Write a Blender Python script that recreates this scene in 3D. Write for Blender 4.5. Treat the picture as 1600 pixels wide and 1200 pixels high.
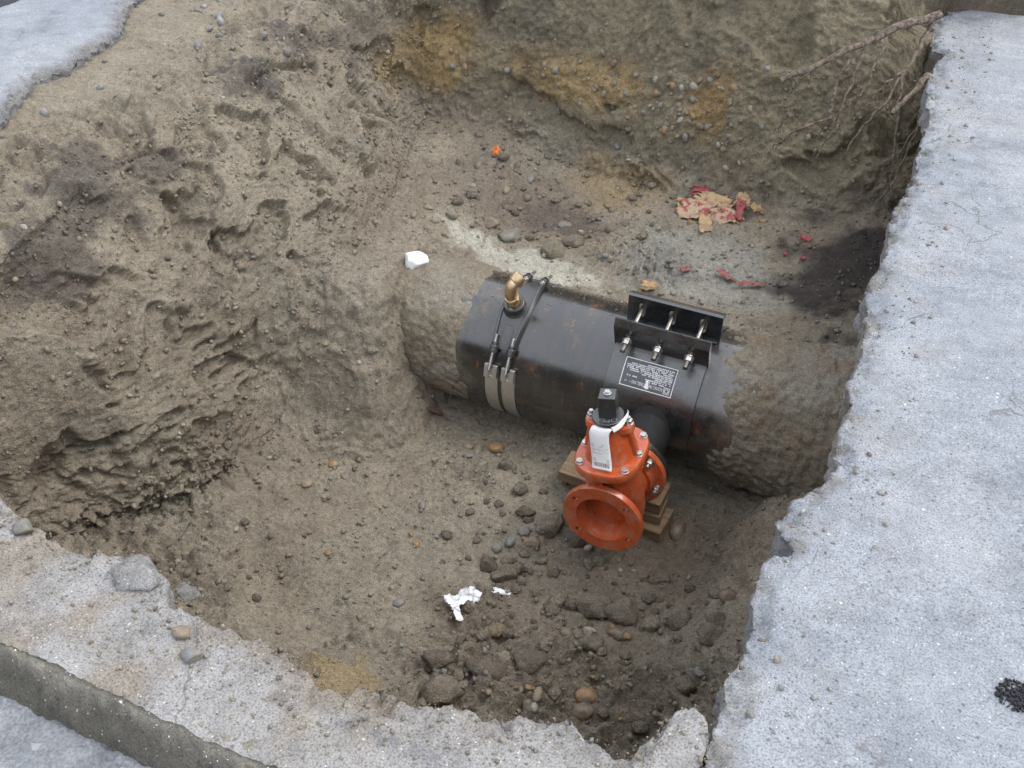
import bpy, bmesh, math, random
import numpy as np
from mathutils import Vector, Matrix, Euler
from mathutils.bvhtree import BVHTree
for o in list(bpy.data.objects): bpy.data.objects.remove(o)
S = bpy.context.scene; C = S.collection
random.seed(7); RNG = np.random.default_rng(7)
R = math.radians

# ------------------------------------------------------------------ camera, sky, sun, exposure
cam = bpy.data.cameras.new('camera'); camo = bpy.data.objects.new('camera', cam); C.objects.link(camo)
camo.location = (0, 0, 1.6); camo.rotation_euler = (R(50), 0, R(24.7))
cam.sensor_width = 36; cam.lens = 35.3; cam.clip_start = .05; cam.clip_end = 3000
S.camera = camo
SUN_EL, SUN_AZ = R(58), R(62)          # soft overcast sun from the far right (azimuth measured from +Y towards +X)
w = bpy.data.worlds.new('World'); S.world = w; w.use_nodes = True
nt = w.node_tree; bg = nt.nodes['Background']
sky = nt.nodes.new('ShaderNodeTexSky'); sky.sky_type = 'NISHITA'; sky.sun_disc = False
sky.sun_elevation = SUN_EL; sky.sun_rotation = SUN_AZ
sky.air_density = 1.0; sky.dust_density = 6.0; sky.ozone_density = 1.0; sky.altitude = 0
hs = nt.nodes.new('ShaderNodeHueSaturation'); hs.inputs['Saturation'].default_value = .5
nt.links.new(sky.outputs[0], hs.inputs['Color'])
cloud = nt.nodes.new('ShaderNodeMix'); cloud.data_type = 'RGBA'; cloud.inputs[0].default_value = .65       # an even cloud deck over most of the sky
cloud.inputs[7].default_value = (9.05, 9.5, 10.35, 1); nt.links.new(hs.outputs[0], cloud.inputs[6]); nt.links.new(cloud.outputs[2], bg.inputs[0])
bg.inputs[1].default_value = .13
sl = bpy.data.lights.new('sun', 'SUN'); sl.energy = .9; sl.angle = R(30); sl.color = (1, .97, .92)
so = bpy.data.objects.new('sun', sl); C.objects.link(so)
sd = Vector((math.sin(SUN_AZ) * math.cos(SUN_EL), math.cos(SUN_AZ) * math.cos(SUN_EL), math.sin(SUN_EL)))
so.rotation_euler = (-sd).to_track_quat('-Z', 'Y').to_euler()
S.view_settings.view_transform = 'Standard'; S.view_settings.look = 'None'
S.view_settings.gamma = 1; S.view_settings.exposure = .57
S.cycles.max_bounces = 5; S.cycles.diffuse_bounces = 3; S.cycles.glossy_bounces = 3

# ------------------------------------------------------------------ numeric helpers
def sm(a, b, x):
    t = np.clip((x - a) / (b - a), 0, 1); return t * t * (3 - 2 * t)
_G = RNG.normal(size=(256, 3)).astype(np.float32); _G /= np.linalg.norm(_G, axis=1)[:, None]
def gn(P, seed=0):
    """gradient noise, about -1..1"""
    P = np.asarray(P, np.float32); F = np.floor(P); f = P - F; I = F.astype(np.int64)
    u = f * f * f * (f * (f * 6 - 15) + 10); out = np.zeros(len(P), np.float32)
    for dx in (0, 1):
        wx = u[:, 0] if dx else 1 - u[:, 0]
        for dy in (0, 1):
            wy = u[:, 1] if dy else 1 - u[:, 1]
            for dz in (0, 1):
                wz = u[:, 2] if dz else 1 - u[:, 2]
                h = (I[:, 0] + dx) * 374761393 + (I[:, 1] + dy) * 668265263 + (I[:, 2] + dz) * 2147483647 + seed * 974711
                h = (h ^ (h >> 13)) * 1274126177; h = (h ^ (h >> 16)) & 255
                g = _G[h]
                out += wx * wy * wz * (g[:, 0] * (f[:, 0] - dx) + g[:, 1] * (f[:, 1] - dy) + g[:, 2] * (f[:, 2] - dz))
    return out * 1.6
def fbm(P, o=4, seed=0, gain=.5):
    a, s, t = 1., 0., 0; P = np.asarray(P, np.float32); t = np.zeros(len(P), np.float32)
    for k in range(o):
        t += a * gn(P * (2.03 ** k) + 17.3 * k, seed + k); s += a; a *= gain
    return t / s * 1.3
def worley(P, seed=0):
    """rounded lumps: height 0..1, each cell with its own size"""
    P = np.asarray(P, np.float32); I0 = np.floor(P - .5).astype(np.int64); best = np.full(len(P), 9., np.float32); hv = np.zeros(len(P), np.float32)
    for dx in (0, 1):
        for dy in (0, 1):
            for dz in (0, 1):
                I = I0 + np.array([dx, dy, dz]); h = I[:, 0] * 374761393 + I[:, 1] * 668265263 + I[:, 2] * 1274126177 + seed * 974711
                h = (h ^ (h >> 13)) * 1274126177; h = h ^ (h >> 16); g = _G[h & 255] * .42; d = np.sqrt(((P - I - .5 - g) ** 2).sum(1)); hh = ((h >> 9) & 255) / 255.
                m = d < best; best[m] = d[m]; hv[m] = hh[m]
    r = .25 + .45 * hv; return np.sqrt(np.clip(1 - (best / r) ** 2, 0, 1)) * r * (hv > .25)
def facet(P, seed=0):
    """broken planes: every cell is a randomly tilted flat"""
    P = np.asarray(P, np.float32); I0 = np.floor(P - .5).astype(np.int64); best = np.full(len(P), 9., np.float32); out = np.zeros(len(P), np.float32)
    for dx in (0, 1):
        for dy in (0, 1):
            for dz in (0, 1):
                I = I0 + np.array([dx, dy, dz]); h = I[:, 0] * 374761393 + I[:, 1] * 668265263 + I[:, 2] * 1274126177 + seed * 974711
                h = (h ^ (h >> 13)) * 1274126177; h = h ^ (h >> 16); D = P - I - .5 - _G[h & 255] * .45; d = np.sqrt((D ** 2).sum(1))
                m = d < best; best[m] = d[m]; out[m] = ((_G[(h >> 8) & 255] * D).sum(1) + (((h >> 16) & 255) / 255. - .5) * .7)[m]
    return out
def grid_faces(nu, nv):
    i = np.arange(nu - 1)[:, None] * nv + np.arange(nv - 1)[None]
    return np.stack([i, i + nv, i + nv + 1, i + 1], -1).reshape(-1, 4)
def np_mesh(name, V, Fq, cols=None, smooth=True):
    V = np.asarray(V, np.float32); Fq = np.asarray(Fq, np.int32); k = Fq.shape[1]
    me = bpy.data.meshes.new(name); me.vertices.add(len(V)); me.vertices.foreach_set('co', V.ravel())
    me.loops.add(Fq.size); me.loops.foreach_set('vertex_index', Fq.ravel())
    me.polygons.add(len(Fq)); me.polygons.foreach_set('loop_start', np.arange(0, Fq.size, k, dtype=np.int32))
    me.polygons.foreach_set('use_smooth', np.full(len(Fq), smooth))
    me.update(calc_edges=True)
    if cols is not None:
        a = me.color_attributes.new('Col', 'FLOAT_COLOR', 'POINT')
        c = np.ones((len(V), 4), np.float32); c[:, :3] = cols; a.data.foreach_set('color', c.ravel())
    return me

# ------------------------------------------------------------------ object helpers
def tag(o, label=None, cat=None, group=None, kind=None):
    for k, v in (('label', label), ('category', cat), ('group', group), ('kind', kind)):
        if v: o[k] = v
    return o
def link(name, me, mat=None, parent=None):
    o = bpy.data.objects.new(name, me); C.objects.link(o)
    if mat is not None and me is not None and not me.materials: me.materials.append(mat)
    if parent: o.parent = parent
    return o
def empty(name, loc=(0, 0, 0), rot=(0, 0, 0)):
    o = bpy.data.objects.new(name, None); C.objects.link(o); o.location = loc; o.rotation_euler = rot
    o.empty_display_size = .05; return o
def copy_tree(o, parent=None):
    c = o.copy(); C.objects.link(c); c.parent = parent
    for ch in list(o.children): copy_tree(ch, c)
    return c
def frame(d, up=(0, 0, 1)):
    """3x3 with its z column along d"""
    z = Vector(d).normalized(); u = Vector(up)
    if abs(z.dot(u)) > .98: u = Vector((0, 1, 0))
    x = u.cross(z).normalized(); y = z.cross(x); return Matrix((x, y, z)).transposed()
class MB:
    def __init__(s): s.v = []; s.f = []
    def add(s, vs, fs):
        n = len(s.v); s.v += [tuple(v) for v in vs]; s.f += [tuple(i + n for i in f) for f in fs]; return s
    def loft(s, rings, cap0=True, cap1=True, close=True):
        n = len(rings[0]); vs = [p for r in rings for p in r]; fs = []
        for k in range(len(rings) - 1):
            for i in range(n if close else n - 1):
                j = (i + 1) % n; fs.append((k * n + i, k * n + j, (k + 1) * n + j, (k + 1) * n + i))
        if cap0: fs.append(tuple(reversed(range(n))))
        if cap1: fs.append(tuple(range((len(rings) - 1) * n, len(rings) * n)))
        return s.add(vs, fs)
    def lathe(s, prof, org=(0, 0, 0), d=(0, 0, 1), n=32, cap0=True, cap1=True, up=(0, 0, 1), rot=0):
        M = frame(d, up); o = Vector(org); rings = []
        for r, h in prof:
            rings.append([o + M @ Vector((r * math.cos(2 * math.pi * i / n + rot), r * math.sin(2 * math.pi * i / n + rot), h)) for i in range(n)])
        return s.loft(rings, cap0, cap1)
    def cyl(s, a, b, r, r2=None, n=16, rot=0):
        a, b = Vector(a), Vector(b); return s.lathe([(r, 0), (r if r2 is None else r2, (b - a).length)], a, b - a, n, rot=rot)
    def box(s, c, sz, M=None):
        c = Vector(c); vs = []
        for x in (-.5, .5):
            for y in (-.5, .5):
                for z in (-.5, .5):
                    p = Vector((x * sz[0], y * sz[1], z * sz[2])); vs.append(c + (M @ p if M else p))
        return s.add(vs, [(0, 1, 3, 2), (4, 6, 7, 5), (0, 4, 5, 1), (2, 3, 7, 6), (0, 2, 6, 4), (1, 5, 7, 3)])
    def tube(s, pts, rad, n=10, cap=True):
        pts = [Vector(p) for p in pts]; rings = []; up = Vector((.3, .2, 1)).normalized()
        for i, p in enumerate(pts):
            t = (pts[min(i + 1, len(pts) - 1)] - pts[max(i - 1, 0)]).normalized()
            x = up.cross(t); x = x.normalized() if x.length > .05 else Vector((1, 0, 0)); y = t.cross(x); up = y if False else up
            r = rad[i] if hasattr(rad, '__len__') else rad
            rings.append([p + (x * math.cos(2 * math.pi * k / n) + y * math.sin(2 * math.pi * k / n)) * r for k in range(n)])
        return s.loft(rings, cap, cap)
    def mesh(s, name, angle=35):
        me = bpy.data.meshes.new(name); me.from_pydata(s.v, [], s.f); me.update()
        bm = bmesh.new(); bm.from_mesh(me); bmesh.ops.recalc_face_normals(bm, faces=bm.faces); bm.to_mesh(me); bm.free()
        if angle is not None:
            me.polygons.foreach_set('use_smooth', [True] * len(me.polygons)); me.set_sharp_from_angle(angle=R(angle))
        return me
    def build(s, name, mat, parent=None, bevel=0, angle=35, seg=2):
        o = link(name, s.mesh(name, angle), mat, parent)
        if bevel:
            b = o.modifiers.new('bevel', 'BEVEL'); b.width = bevel; b.segments = seg; b.limit_method = 'ANGLE'; b.angle_limit = R(40)
        return o
def cut(o, cutters):
    """apply boolean differences and bake the mesh"""
    tmp = []
    for mb in cutters:
        c = link('cutter', mb.mesh('cutter')); tmp.append(c)
        m = o.modifiers.new('cut', 'BOOLEAN'); m.operation = 'DIFFERENCE'; m.object = c; m.solver = 'EXACT'
    # booleans first, bevel last
    bev = [m for m in o.modifiers if m.type == 'BEVEL']
    keep = [(m.width, m.segments) for m in bev]
    for m in bev: o.modifiers.remove(m)
    dg = bpy.context.evaluated_depsgraph_get(); dg.update()
    me = bpy.data.meshes.new_from_object(o.evaluated_get(dg)); me.name = o.name
    o.modifiers.clear(); o.data = me
    me.polygons.foreach_set('use_smooth', [True] * len(me.polygons)); me.set_sharp_from_angle(angle=R(35))
    for wd, sg in keep:
        b = o.modifiers.new('bevel', 'BEVEL'); b.width = wd; b.segments = sg; b.limit_method = 'ANGLE'; b.angle_limit = R(40)
    for c in tmp: bpy.data.objects.remove(c)
    return o

# ------------------------------------------------------------------ materials
class NT:
    def __init__(s, name):
        s.m = bpy.data.materials.new(name); s.m.use_nodes = True; s.t = s.m.node_tree; s.b = s.t.nodes['Principled BSDF']
        s.co = s.n('ShaderNodeTexCoord').outputs['Object']
    def n(s, k, **kw):
        o = s.t.nodes.new(k)
        for a, b in kw.items(): setattr(o, a, b)
        return o
    def l(s, a, b): s.t.links.new(a, b)
    def noise(s, sc, det=4, rough=.55, vec=None, dist=0):
        o = s.n('ShaderNodeTexNoise'); s.l(vec or s.co, o.inputs['Vector']); o.inputs['Scale'].default_value = sc
        o.inputs['Detail'].default_value = det; o.inputs['Roughness'].default_value = rough; o.inputs['Distortion'].default_value = dist
        return o.outputs['Fac']
    def voro(s, sc, feat='F1', out='Distance', vec=None):
        o = s.n('ShaderNodeTexVoronoi', feature=feat); s.l(vec or s.co, o.inputs['Vector']); o.inputs['Scale'].default_value = sc
        return o.outputs[out]
    def ramp(s, fac, stops):
        o = s.n('ShaderNodeValToRGB'); s.l(fac, o.inputs[0]); e = o.color_ramp.elements
        while len(e) < len(stops): e.new(.5)
        for i, (p, c) in enumerate(stops):
            e[i].position = p; e[i].color = (*c, 1) if hasattr(c, '__len__') else (c, c, c, 1)
        return o.outputs[0]
    def mix(s, fac, a, b, mode='MIX'):
        o = s.n('ShaderNodeMix', data_type='RGBA', blend_type=mode)
        for i, v in ((0, fac), (6, a), (7, b)):
            if hasattr(v, 'links'): s.l(v, o.inputs[i])
            else: o.inputs[i].default_value = v if i == 0 else (*v, 1)
        return o.outputs[2]
    def math(s, op, a, b=None):
        o = s.n('ShaderNodeMath', operation=op)
        for i, v in enumerate((a, b)):
            if v is None: continue
            if hasattr(v, 'links'): s.l(v, o.inputs[i])
            else: o.inputs[i].default_value = v
        return o.outputs[0]
    def attr(s, name='Col'):
        o = s.n('ShaderNodeAttribute', attribute_name=name); return o.outputs['Color']
    def bump(s, h, dist, strength=1., prev=None):
        o = s.n('ShaderNodeBump'); s.l(h, o.inputs['Height']); o.inputs['Distance'].default_value = dist; o.inputs['Strength'].default_value = strength
        if prev: s.l(prev, o.inputs['Normal'])
        return o.outputs[0]
    def out(s, col=None, rough=None, nrm=None, metal=None, spec=None):
        for v, k in ((col, 'Base Color'), (rough, 'Roughness'), (metal, 'Metallic'), (spec, 'Specular IOR Level'), (nrm, 'Normal')):
            if v is None: continue
            if hasattr(v, 'links'): s.l(v, s.b.inputs[k])
            else: s.b.inputs[k].default_value = (*v, 1) if k == 'Base Color' else v
        return s.m
def m_soil():
    t = NT('soil'); a = t.attr()
    f1 = t.noise(230, 3, .6); f2 = t.noise(55, 5, .65); f3 = t.noise(9, 4, .6)
    c = t.mix(1, a, t.ramp(f2, [(.25, .66), (.5, 1.), (.75, 1.32)]), 'MULTIPLY')
    c = t.mix(1, c, t.ramp(f1, [(.3, .6), (.5, 1.), (.72, 1.5)]), 'MULTIPLY')
    c = t.mix(t.ramp(f3, [(.4, 0), (.7, .16)]), c, (.25, .20, .14))
    grit = t.ramp(t.voro(210, out='Color'), [(.93, 0), (.97, 1)])          # pale sand grains
    dist = t.ramp(t.voro(210), [(.2, 1), (.4, 0)])
    c = t.mix(t.math('MULTIPLY', grit, dist), c, (.5, .47, .42))
    n = t.bump(f2, .012, .8); n = t.bump(f1, .005, .9, n)
    return t.out(c, t.ramp(f3, [(.3, .75), (.7, .95)]), n, spec=.3)
def m_pebble(name='pebble', rough=.5):
    t = NT(name); a = t.attr(); oi = t.n('ShaderNodeObjectInfo')
    f = t.noise(60, 4); f2 = t.noise(300, 2)
    c = t.mix(1, a, t.ramp(f, [(.3, .75), (.7, 1.25)]), 'MULTIPLY')
    c = t.mix(1, c, t.ramp(f2, [(.35, .8), (.65, 1.2)]), 'MULTIPLY')
    c = t.mix(t.ramp(t.noise(45, 4, .65), [(.38, 0), (.62, .75)]), c, (.185, .158, .12))      # clinging earth
    return t.out(c, rough, t.bump(f2, .0015, .5), spec=.4)
def m_concrete(name, base, warm, grit_n=1.):
    t = NT(name); big = t.noise(1.7, 6, .62); blot = t.noise(9, 5, .65); mid = t.noise(38, 4, .6); fine = t.noise(230, 3, .65)
    c = t.mix(t.ramp(big, [(.35, 0), (.65, 1)]), base, warm)
    c = t.mix(1, c, t.ramp(blot, [(.3, .80), (.5, 1.), (.7, 1.10)]), 'MULTIPLY')
    c = t.mix(1, c, t.ramp(mid, [(.3, .86), (.7, 1.12)]), 'MULTIPLY')
    c = t.mix(1, c, t.ramp(fine, [(.32, .52), (.48, 1.), (.7, 1.35)]), 'MULTIPLY')
    for sc, p, cl in ((150, .90, (.62, .615, .60)), (70, .965, (.62, .60, .57))):
        v = t.voro(sc, out='Color'); vd = t.ramp(t.voro(sc), [(.14, 1), (.30, 0)]); vs = t.n('ShaderNodeSeparateColor'); t.l(v, vs.inputs[0])
        c = t.mix(t.math('MULTIPLY', t.ramp(vs.outputs[0], [(p, 0), (p + .03, 1)]), vd), c, cl)                       # pale stones in the mix
        c = t.mix(t.math('MULTIPLY', t.ramp(vs.outputs[1], [(p - .10, 0), (p - .07, .8)]), vd), c, (.10, .105, .115))        # dark stones
    wv = t.n('ShaderNodeVectorMath', operation='ADD'); nz = t.n('ShaderNodeTexNoise'); nz.inputs['Scale'].default_value = 6; nz.inputs['Detail'].default_value = 5; t.l(t.co, nz.inputs['Vector'])
    sc_v = t.n('ShaderNodeVectorMath', operation='SCALE'); sc_v.inputs['Scale'].default_value = .22; t.l(nz.outputs['Color'], sc_v.inputs[0]); t.l(t.co, wv.inputs[0]); t.l(sc_v.outputs[0], wv.inputs[1])
    crack = t.math('MULTIPLY', t.ramp(t.voro(3.2, 'DISTANCE_TO_EDGE', vec=wv.outputs[0]), [(.002, 1), (.010, 0)]), t.ramp(t.noise(2.6, 3), [(.52, 0), (.60, .7)]))
    c = t.mix(crack, c, (.10, .095, .085)); st = t.noise(3.4, 5, .7); c = t.mix(1, c, t.ramp(st, [(.30, .74), (.46, 1.), (.7, 1.06)]), 'MULTIPLY')
    a = t.attr(); c = t.mix(1, c, a, 'MULTIPLY')
    n = t.bump(blot, .003, .25); n = t.bump(fine, .002, .9, n)
    return t.out(c, t.ramp(mid, [(.3, .6), (.7, .85)]), n, spec=.35)
SOIL = m_soil()
CONC = m_concrete('sidewalk_concrete', (.235, .258, .295), (.30, .315, .338))
LEDGE = m_concrete('gritty_concrete', (.25, .238, .225), (.285, .285, .29))
PEB = m_pebble()

# ------------------------------------------------------------------ the dug pit: floor and banks as one soil sheet
PIPE_R, PIPE_Y, PIPE_Z = .2745, 2.95, -.905
def floor_z(x, y):
    z = -1.17 + (.46) * sm(2.78, 3.10, y)
    z = z + .10 * sm(-1.5, -2.1, x) * sm(3.0, 2.4, y) + .05 * sm(3.6, 4.1, y)
    z = z + .38 * sm(-.42, .1, x) * sm(3.05, 2.5, y) + .10 * sm(-.5, 0, x) * sm(3.0, 3.3, y)
    m = sm(-1.53, -1.84, x) * sm(2.22, 2.68, y); z = z * (1 - m) - .575 * m                 # soil heaped against the buried pipe
    z = z + .30 * sm(1.6, .9, y)                                               # spill below the kerb side
    return z
def xb(y): return np.interp(y, [.6, 1.3, 1.51, 1.82, 2.11, 2.58, 2.9, 3.34, 3.91, 4.1, 5], [-2.5, -2.45, -2.36, -2.14, -2.06, -2.04, -2.0, -2.10, -2.30, -2.33, -2.4])
def xt(y): return np.interp(y, [.6, 1.4, 1.68, 1.82, 2.17, 2.75, 3.13, 3.61, 4.1, 4.5, 5], [-2.75, -2.62, -2.56, -2.57, -2.65, -2.61, -2.62, -2.72, -2.82, -2.86, -2.9])
def pit(x, y):
    F = floor_z(x, y)
    wl = np.clip((xb(y) - x) / (xb(y) - xt(y)), 0, 1); gl = .93 * (1 - (1 - wl) ** 1.05) + .07 * np.clip((xt(y) - x) / .5, 0, 1)
    yb = 4.01 + .04 * np.sin(x * 2.3); wb = np.clip((y - yb) / (.40 + .14 * sm(-.8, -.4, x)), 0, 1); gb = 1 - (1 - wb) ** 1.1
    wr = np.clip((x - .02) / .12, 0, 1); wf = np.clip((.86 - y) / .1, 0, 1)
    h = np.clip((gl ** 5 + gb ** 5 + (wr * .9) ** 5 + (wf * .9) ** 5) ** .2, 0, 1)
    top = -.035 + .46 * sm(.0, .25, gb) * sm(-.13, -.3, x - .6 * sm(4.85, 5.05, y)) * sm(-3.0, -2.6, x) * sm(5.29, 5.0, y)
    return F * (1 - h) + top * h, gl, gb, F
ys = np.concatenate([np.arange(.72, 4.0, .0065), np.arange(4.0, 4.52, .0027), np.arange(4.52, 4.74, .006), np.arange(4.74, 5.32, .02)])
NA, NB, NC = 110, 330, 340                                                        # columns: top of the bank, cut face, floor (they follow the face, so it is evenly sampled)
x0_, x1_ = xt(ys) - .03, xb(ys) + .03
X = np.concatenate([-3.62 + (x0_ + 3.62)[None] * np.linspace(0, 1, NA, endpoint=False)[:, None], x0_[None] + (x1_ - x0_)[None] * np.linspace(0, 1, NB, endpoint=False)[:, None], x1_[None] + (.22 - x1_)[None] * np.linspace(0, 1, NC)[:, None]])
Y = np.broadcast_to(ys[None], X.shape).copy(); xs = X[:, 0]
Z, GL, GB, FZ = pit(X, Y)
def blur(a, k):
    for ax in (0, 1):
        c = np.cumsum(np.pad(a, [(k + 1, k) if i == ax else (0, 0) for i in (0, 1)], mode='edge'), axis=ax)
        a = (np.take(c, range(2 * k + 1, c.shape[ax]), ax) - np.take(c, range(0, c.shape[ax] - 2 * k - 1), ax)) / (2 * k + 1)
    return a
G3 = np.stack([X, Y, Z], -1); N = np.cross(np.gradient(G3, axis=0), np.gradient(G3, axis=1)); N *= np.sign(N[..., 2:3] + 1e-12)
N /= np.linalg.norm(N, axis=-1)[..., None] + 1e-12; N = np.stack([blur(N[..., k], 6) for k in range(3)], -1); N /= np.linalg.norm(N, axis=-1)[..., None]
P = np.stack([X, Y, Z], -1).reshape(-1, 3); N = N.reshape(-1, 3)
gl, gb = GL.ravel(), GB.ravel(); steep = 1 - N[:, 2]
wall = np.clip(np.maximum(sm(.05, .25, gl), sm(.05, .25, gb)), 0, 1)
left = sm(.05, .25, gl) * (1 - sm(.2, .5, gb)); back = sm(.05, .25, gb) * (1 - left)
warp = np.stack([gn(P * 4, 91), gn(P * 4, 92), gn(P * 4, 93)], -1) * .12
Q = P + warp
tooth = fbm(P * 34, 3, 19, .65) * .6
pk = fbm(Q * np.array([2.0, 2.0, 2.6]), 4, 13, .55) + .035 * tooth                                   # hollows where lumps fell out
hol = sm(.13, .155, pk) * (.55 + .45 * sm(.13, .45, pk))
pk2 = fbm(Q * 4.6, 4, 31) + .06 * tooth; hol2 = sm(.24, .265, pk2)
f0 = fbm(P * 1.5, 3, 3); f1 = fbm(Q * 6, 4, 5); f2 = fbm(Q * 21, 3, 7); f3 = gn(P * 62, 9)
rid = 1 - np.abs(fbm(Q * 9, 3, 15)) * 2.2
t_ = P[:, 1] * .55 + P[:, 2] * .83; s_ = P[:, 1] * .83 - P[:, 2] * .55
drag = gn(np.stack([s_ * 34, t_ * 2.2, P[:, 0] * 2], -1), 41)                     # bucket scrape marks
rough_l = np.clip(.35 + .65 * np.maximum(hol, hol2) + .4 * sm(0, .4, fbm(P * 1.9, 2, 17)), 0, 1)
d = np.zeros(len(P), np.float32)
wA, wB, wC = worley(Q * 17, 2), worley(P * 34, 3), worley(P * 70, 4)
crumbs = 1.1 * wA + .8 * wB
fa, fb_, fc = facet(Q * np.array([3.0, 3.0, 3.6]), 5), facet(Q * 8, 6), facet(P * 19, 8)
chip = sm(-.25, .35, fbm(P * 1.7, 3, 17)); fine_l = (1 - chip * .75)                 # chip: planes scraped smooth
gs = lambda a, k: blur(a.reshape(X.shape), k).ravel()
fa, fb_, fc, hol, hol2 = gs(fa, 8), gs(fb_, 2), gs(fc, 1), gs(hol, 1), gs(hol2, 1)
hol = hol * (1 - .7 * sm(.8, .93, gl))
skin = 1 - np.clip(hol + hol2, 0, 1)                                              # pressed sand face left by the bucket; hollows are crumbly
shoulder = sm(.90, .96, gl)
calm = 1 - .4 * sm(.35, .75, steep)
d += left * (.055 * f0 + .010 * fa + .010 * fb_ * (.2 + .8 * fine_l) + .004 * fc * fine_l + .016 * f1
     - .060 * hol - .040 * hol2 * calm + calm * ((1 - skin) * (.016 * wA + .013 * wB + .006 * f2) + (.002 + .006 * fine_l) * f2 * skin + (.007 * wA + .008 * wB) * fine_l * skin + .005 * wC * (.3 + .7 * rough_l)) + .003 * f3 + .004 * drag * chip * skin)
d += left * shoulder * (.03 * wA + .018 * wB + .02 * f1)
hang = sm(.10, .22, fbm(Q * np.array([1.7, 1, 2.6]) + 5, 4, 51) + .05 * tooth)
d += back * (.04 * f0 + .022 * fa + .012 * fb_ + .008 * fc + .010 * f1 + .006 * f2 + (.012 * wA + .014 * wB + .009 * wC) * (1 - .7 * hang * 0) * sm(-.5, .4, fbm(P * 2.4, 2, 65) + .3) + .005 * f3 - .06 * hang - .06 * np.exp(-((P[:, 2] + .58 + .05 * f0) / .06) ** 2) * sm(-.2, .3, f0))
fb_ = fb_ if 'fb_' in globals() else f1
def ball(c, r):
    q = (Q - np.array(c, np.float32)) / np.array(r, np.float32); return np.sqrt((q ** 2).sum(1)) + .16 * tooth + .55 * f1 + .25 * fbm(P * 13, 2, 97)
for c, r, dp in (((-2.41, 2.57, -.46), (.5, .13, .08), .05), ((-2.22, 2.95, -.50), (.5, .12, .08), .055), ((-2.35, 2.19, -.83), (.5, .10, .09), .05), ((-2.2, 2.66, -.62), (.5, .08, .08), .05),
                 ((-2.42, 1.50, -.97), (.5, .22, .14), .03), ((-2.25, 3.42, -.66), (.5, .10, .08), .11), ((-2.6, 3.67, -.36), (.5, .06, .16), .06), ((-2.45, 2.95, -.33), (.5, .07, .08), .05), ((-2.41, 1.75, -.83), (.5, .16, .08), .03), ((-2.66, 2.88, -.2), (.5, .10, .06), .05)):
    k = sm(1.02, .90, ball(c, r)); d -= left * k * (dp - .016 * wA - .012 * wB); rough_l = np.maximum(rough_l, k)
for c, r, dp in (((-2.25, 1.95, -.93), (.3, .24, .20), .06), ((-2.45, 3.42, -.52), (.3, .24, .24), .05), ((-2.5, 2.0, -.45), (.3, .25, .12), .04)):
    k = sm(1.1, .8, ball(c, r)); d += left * k * dp                                # planes left standing by the digger bucket
flo = 1 - wall
clodm = sm(.0, .35, fbm(P * 1.3 + 3, 3, 61) + .5 * sm(-1.5, -.9, P[:, 0]) * sm(2.1, 1.7, P[:, 1]) - .1)
d += flo * (.028 * f0 + .018 * f1 + (.010 + .024 * clodm) * f2 + (.004 + .006 * clodm) * f3 + (.046 * wA + .032 * wB) * clodm + .010 * wC * (.35 + clodm))
d += flo * np.exp(-(((P[:, 0] + 1.78) / .17) ** 2 + ((P[:, 1] - 1.68) / .1) ** 2)) * -.05    # footprints pressed in the sand
d += flo * np.exp(-(((P[:, 0] + 1.42) / .16) ** 2 + ((P[:, 1] - 1.62) / .12) ** 2)) * -.03
edge = sm(-.06, -.035, P[:, 2]) * (1 - sm(.1, .3, gb))
slope = flo * sm(.03, .18, steep); d += slope * (.004 * f2 + .008 * wA * clodm + .007 * wB + .012 * f1)
d *= (1 - .75 * edge) * (1 - .6 * sm(.3, .6, np.minimum(gl, gb)))
V = P + N * d[:, None]
V[:, 2] = np.minimum(V[:, 2], np.where(((P[:, 0] > -.135) & (P[:, 1] < 4.95)) | (P[:, 1] < 1.15), -.14, np.where((P[:, 1] > 4.0) & (P[:, 0] > -3.0), .6, -.012)))
# colours of the earth itself
cb = np.empty((len(P), 3), np.float32); cb[:] = (.205, .180, .142)
def tint(mask, col): 
    m = np.clip(mask, 0, 1)[:, None]; cb[:] = cb * (1 - m) + np.array(col, np.float32) * m
def blob(c, r, n=.35, seed=71, fr=5.):
    q = (P - np.array(c, np.float32)) / np.array(r, np.float32)
    return sm(1.15, .55, np.sqrt((q ** 2).sum(1)) + n * fbm(P * fr, 3, seed))
tint(.55 * sm(-.1, .45, fbm(P * 2.2, 4, 81)), (.165, .132, .10))
tint(.5 * sm(.05, .5, fbm(P * 3.1 + 9, 4, 83)), (.25, .215, .165))
tint(back * .75, (.175, .15, .098))
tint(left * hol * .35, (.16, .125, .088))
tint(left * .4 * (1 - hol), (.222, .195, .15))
tint(.85 * blob((-2.3, 4.4, -.30), (.30, .6, .22)), (.27, .185, .085))
tint(.8 * blob((-1.62, 4.4, -.30), (.42, .6, .16)), (.27, .19, .09))
tint(.75 * blob((-.95, 4.4, -.28), (.13, .6, .2)), (.26, .165, .07))
tint(.5 * blob((-1.25, 4.1, -.66), (.3, .4, .1)), (.27, .19, .09))
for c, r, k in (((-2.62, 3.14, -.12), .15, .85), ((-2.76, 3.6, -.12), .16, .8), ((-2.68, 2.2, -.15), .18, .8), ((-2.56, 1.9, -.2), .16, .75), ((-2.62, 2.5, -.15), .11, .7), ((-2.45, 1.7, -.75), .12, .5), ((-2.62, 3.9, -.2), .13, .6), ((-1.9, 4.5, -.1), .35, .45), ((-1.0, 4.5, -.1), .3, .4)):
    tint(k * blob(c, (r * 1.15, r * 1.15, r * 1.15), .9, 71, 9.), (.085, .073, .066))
tint(.7 * blob((-1.72, 3.62, -.72), (.40, .28, .3)), (.135, .108, .088))
tint(.75 * blob((-1.42, 3.62, -.72), (.26, .14, .3)), (.085, .068, .06))
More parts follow.
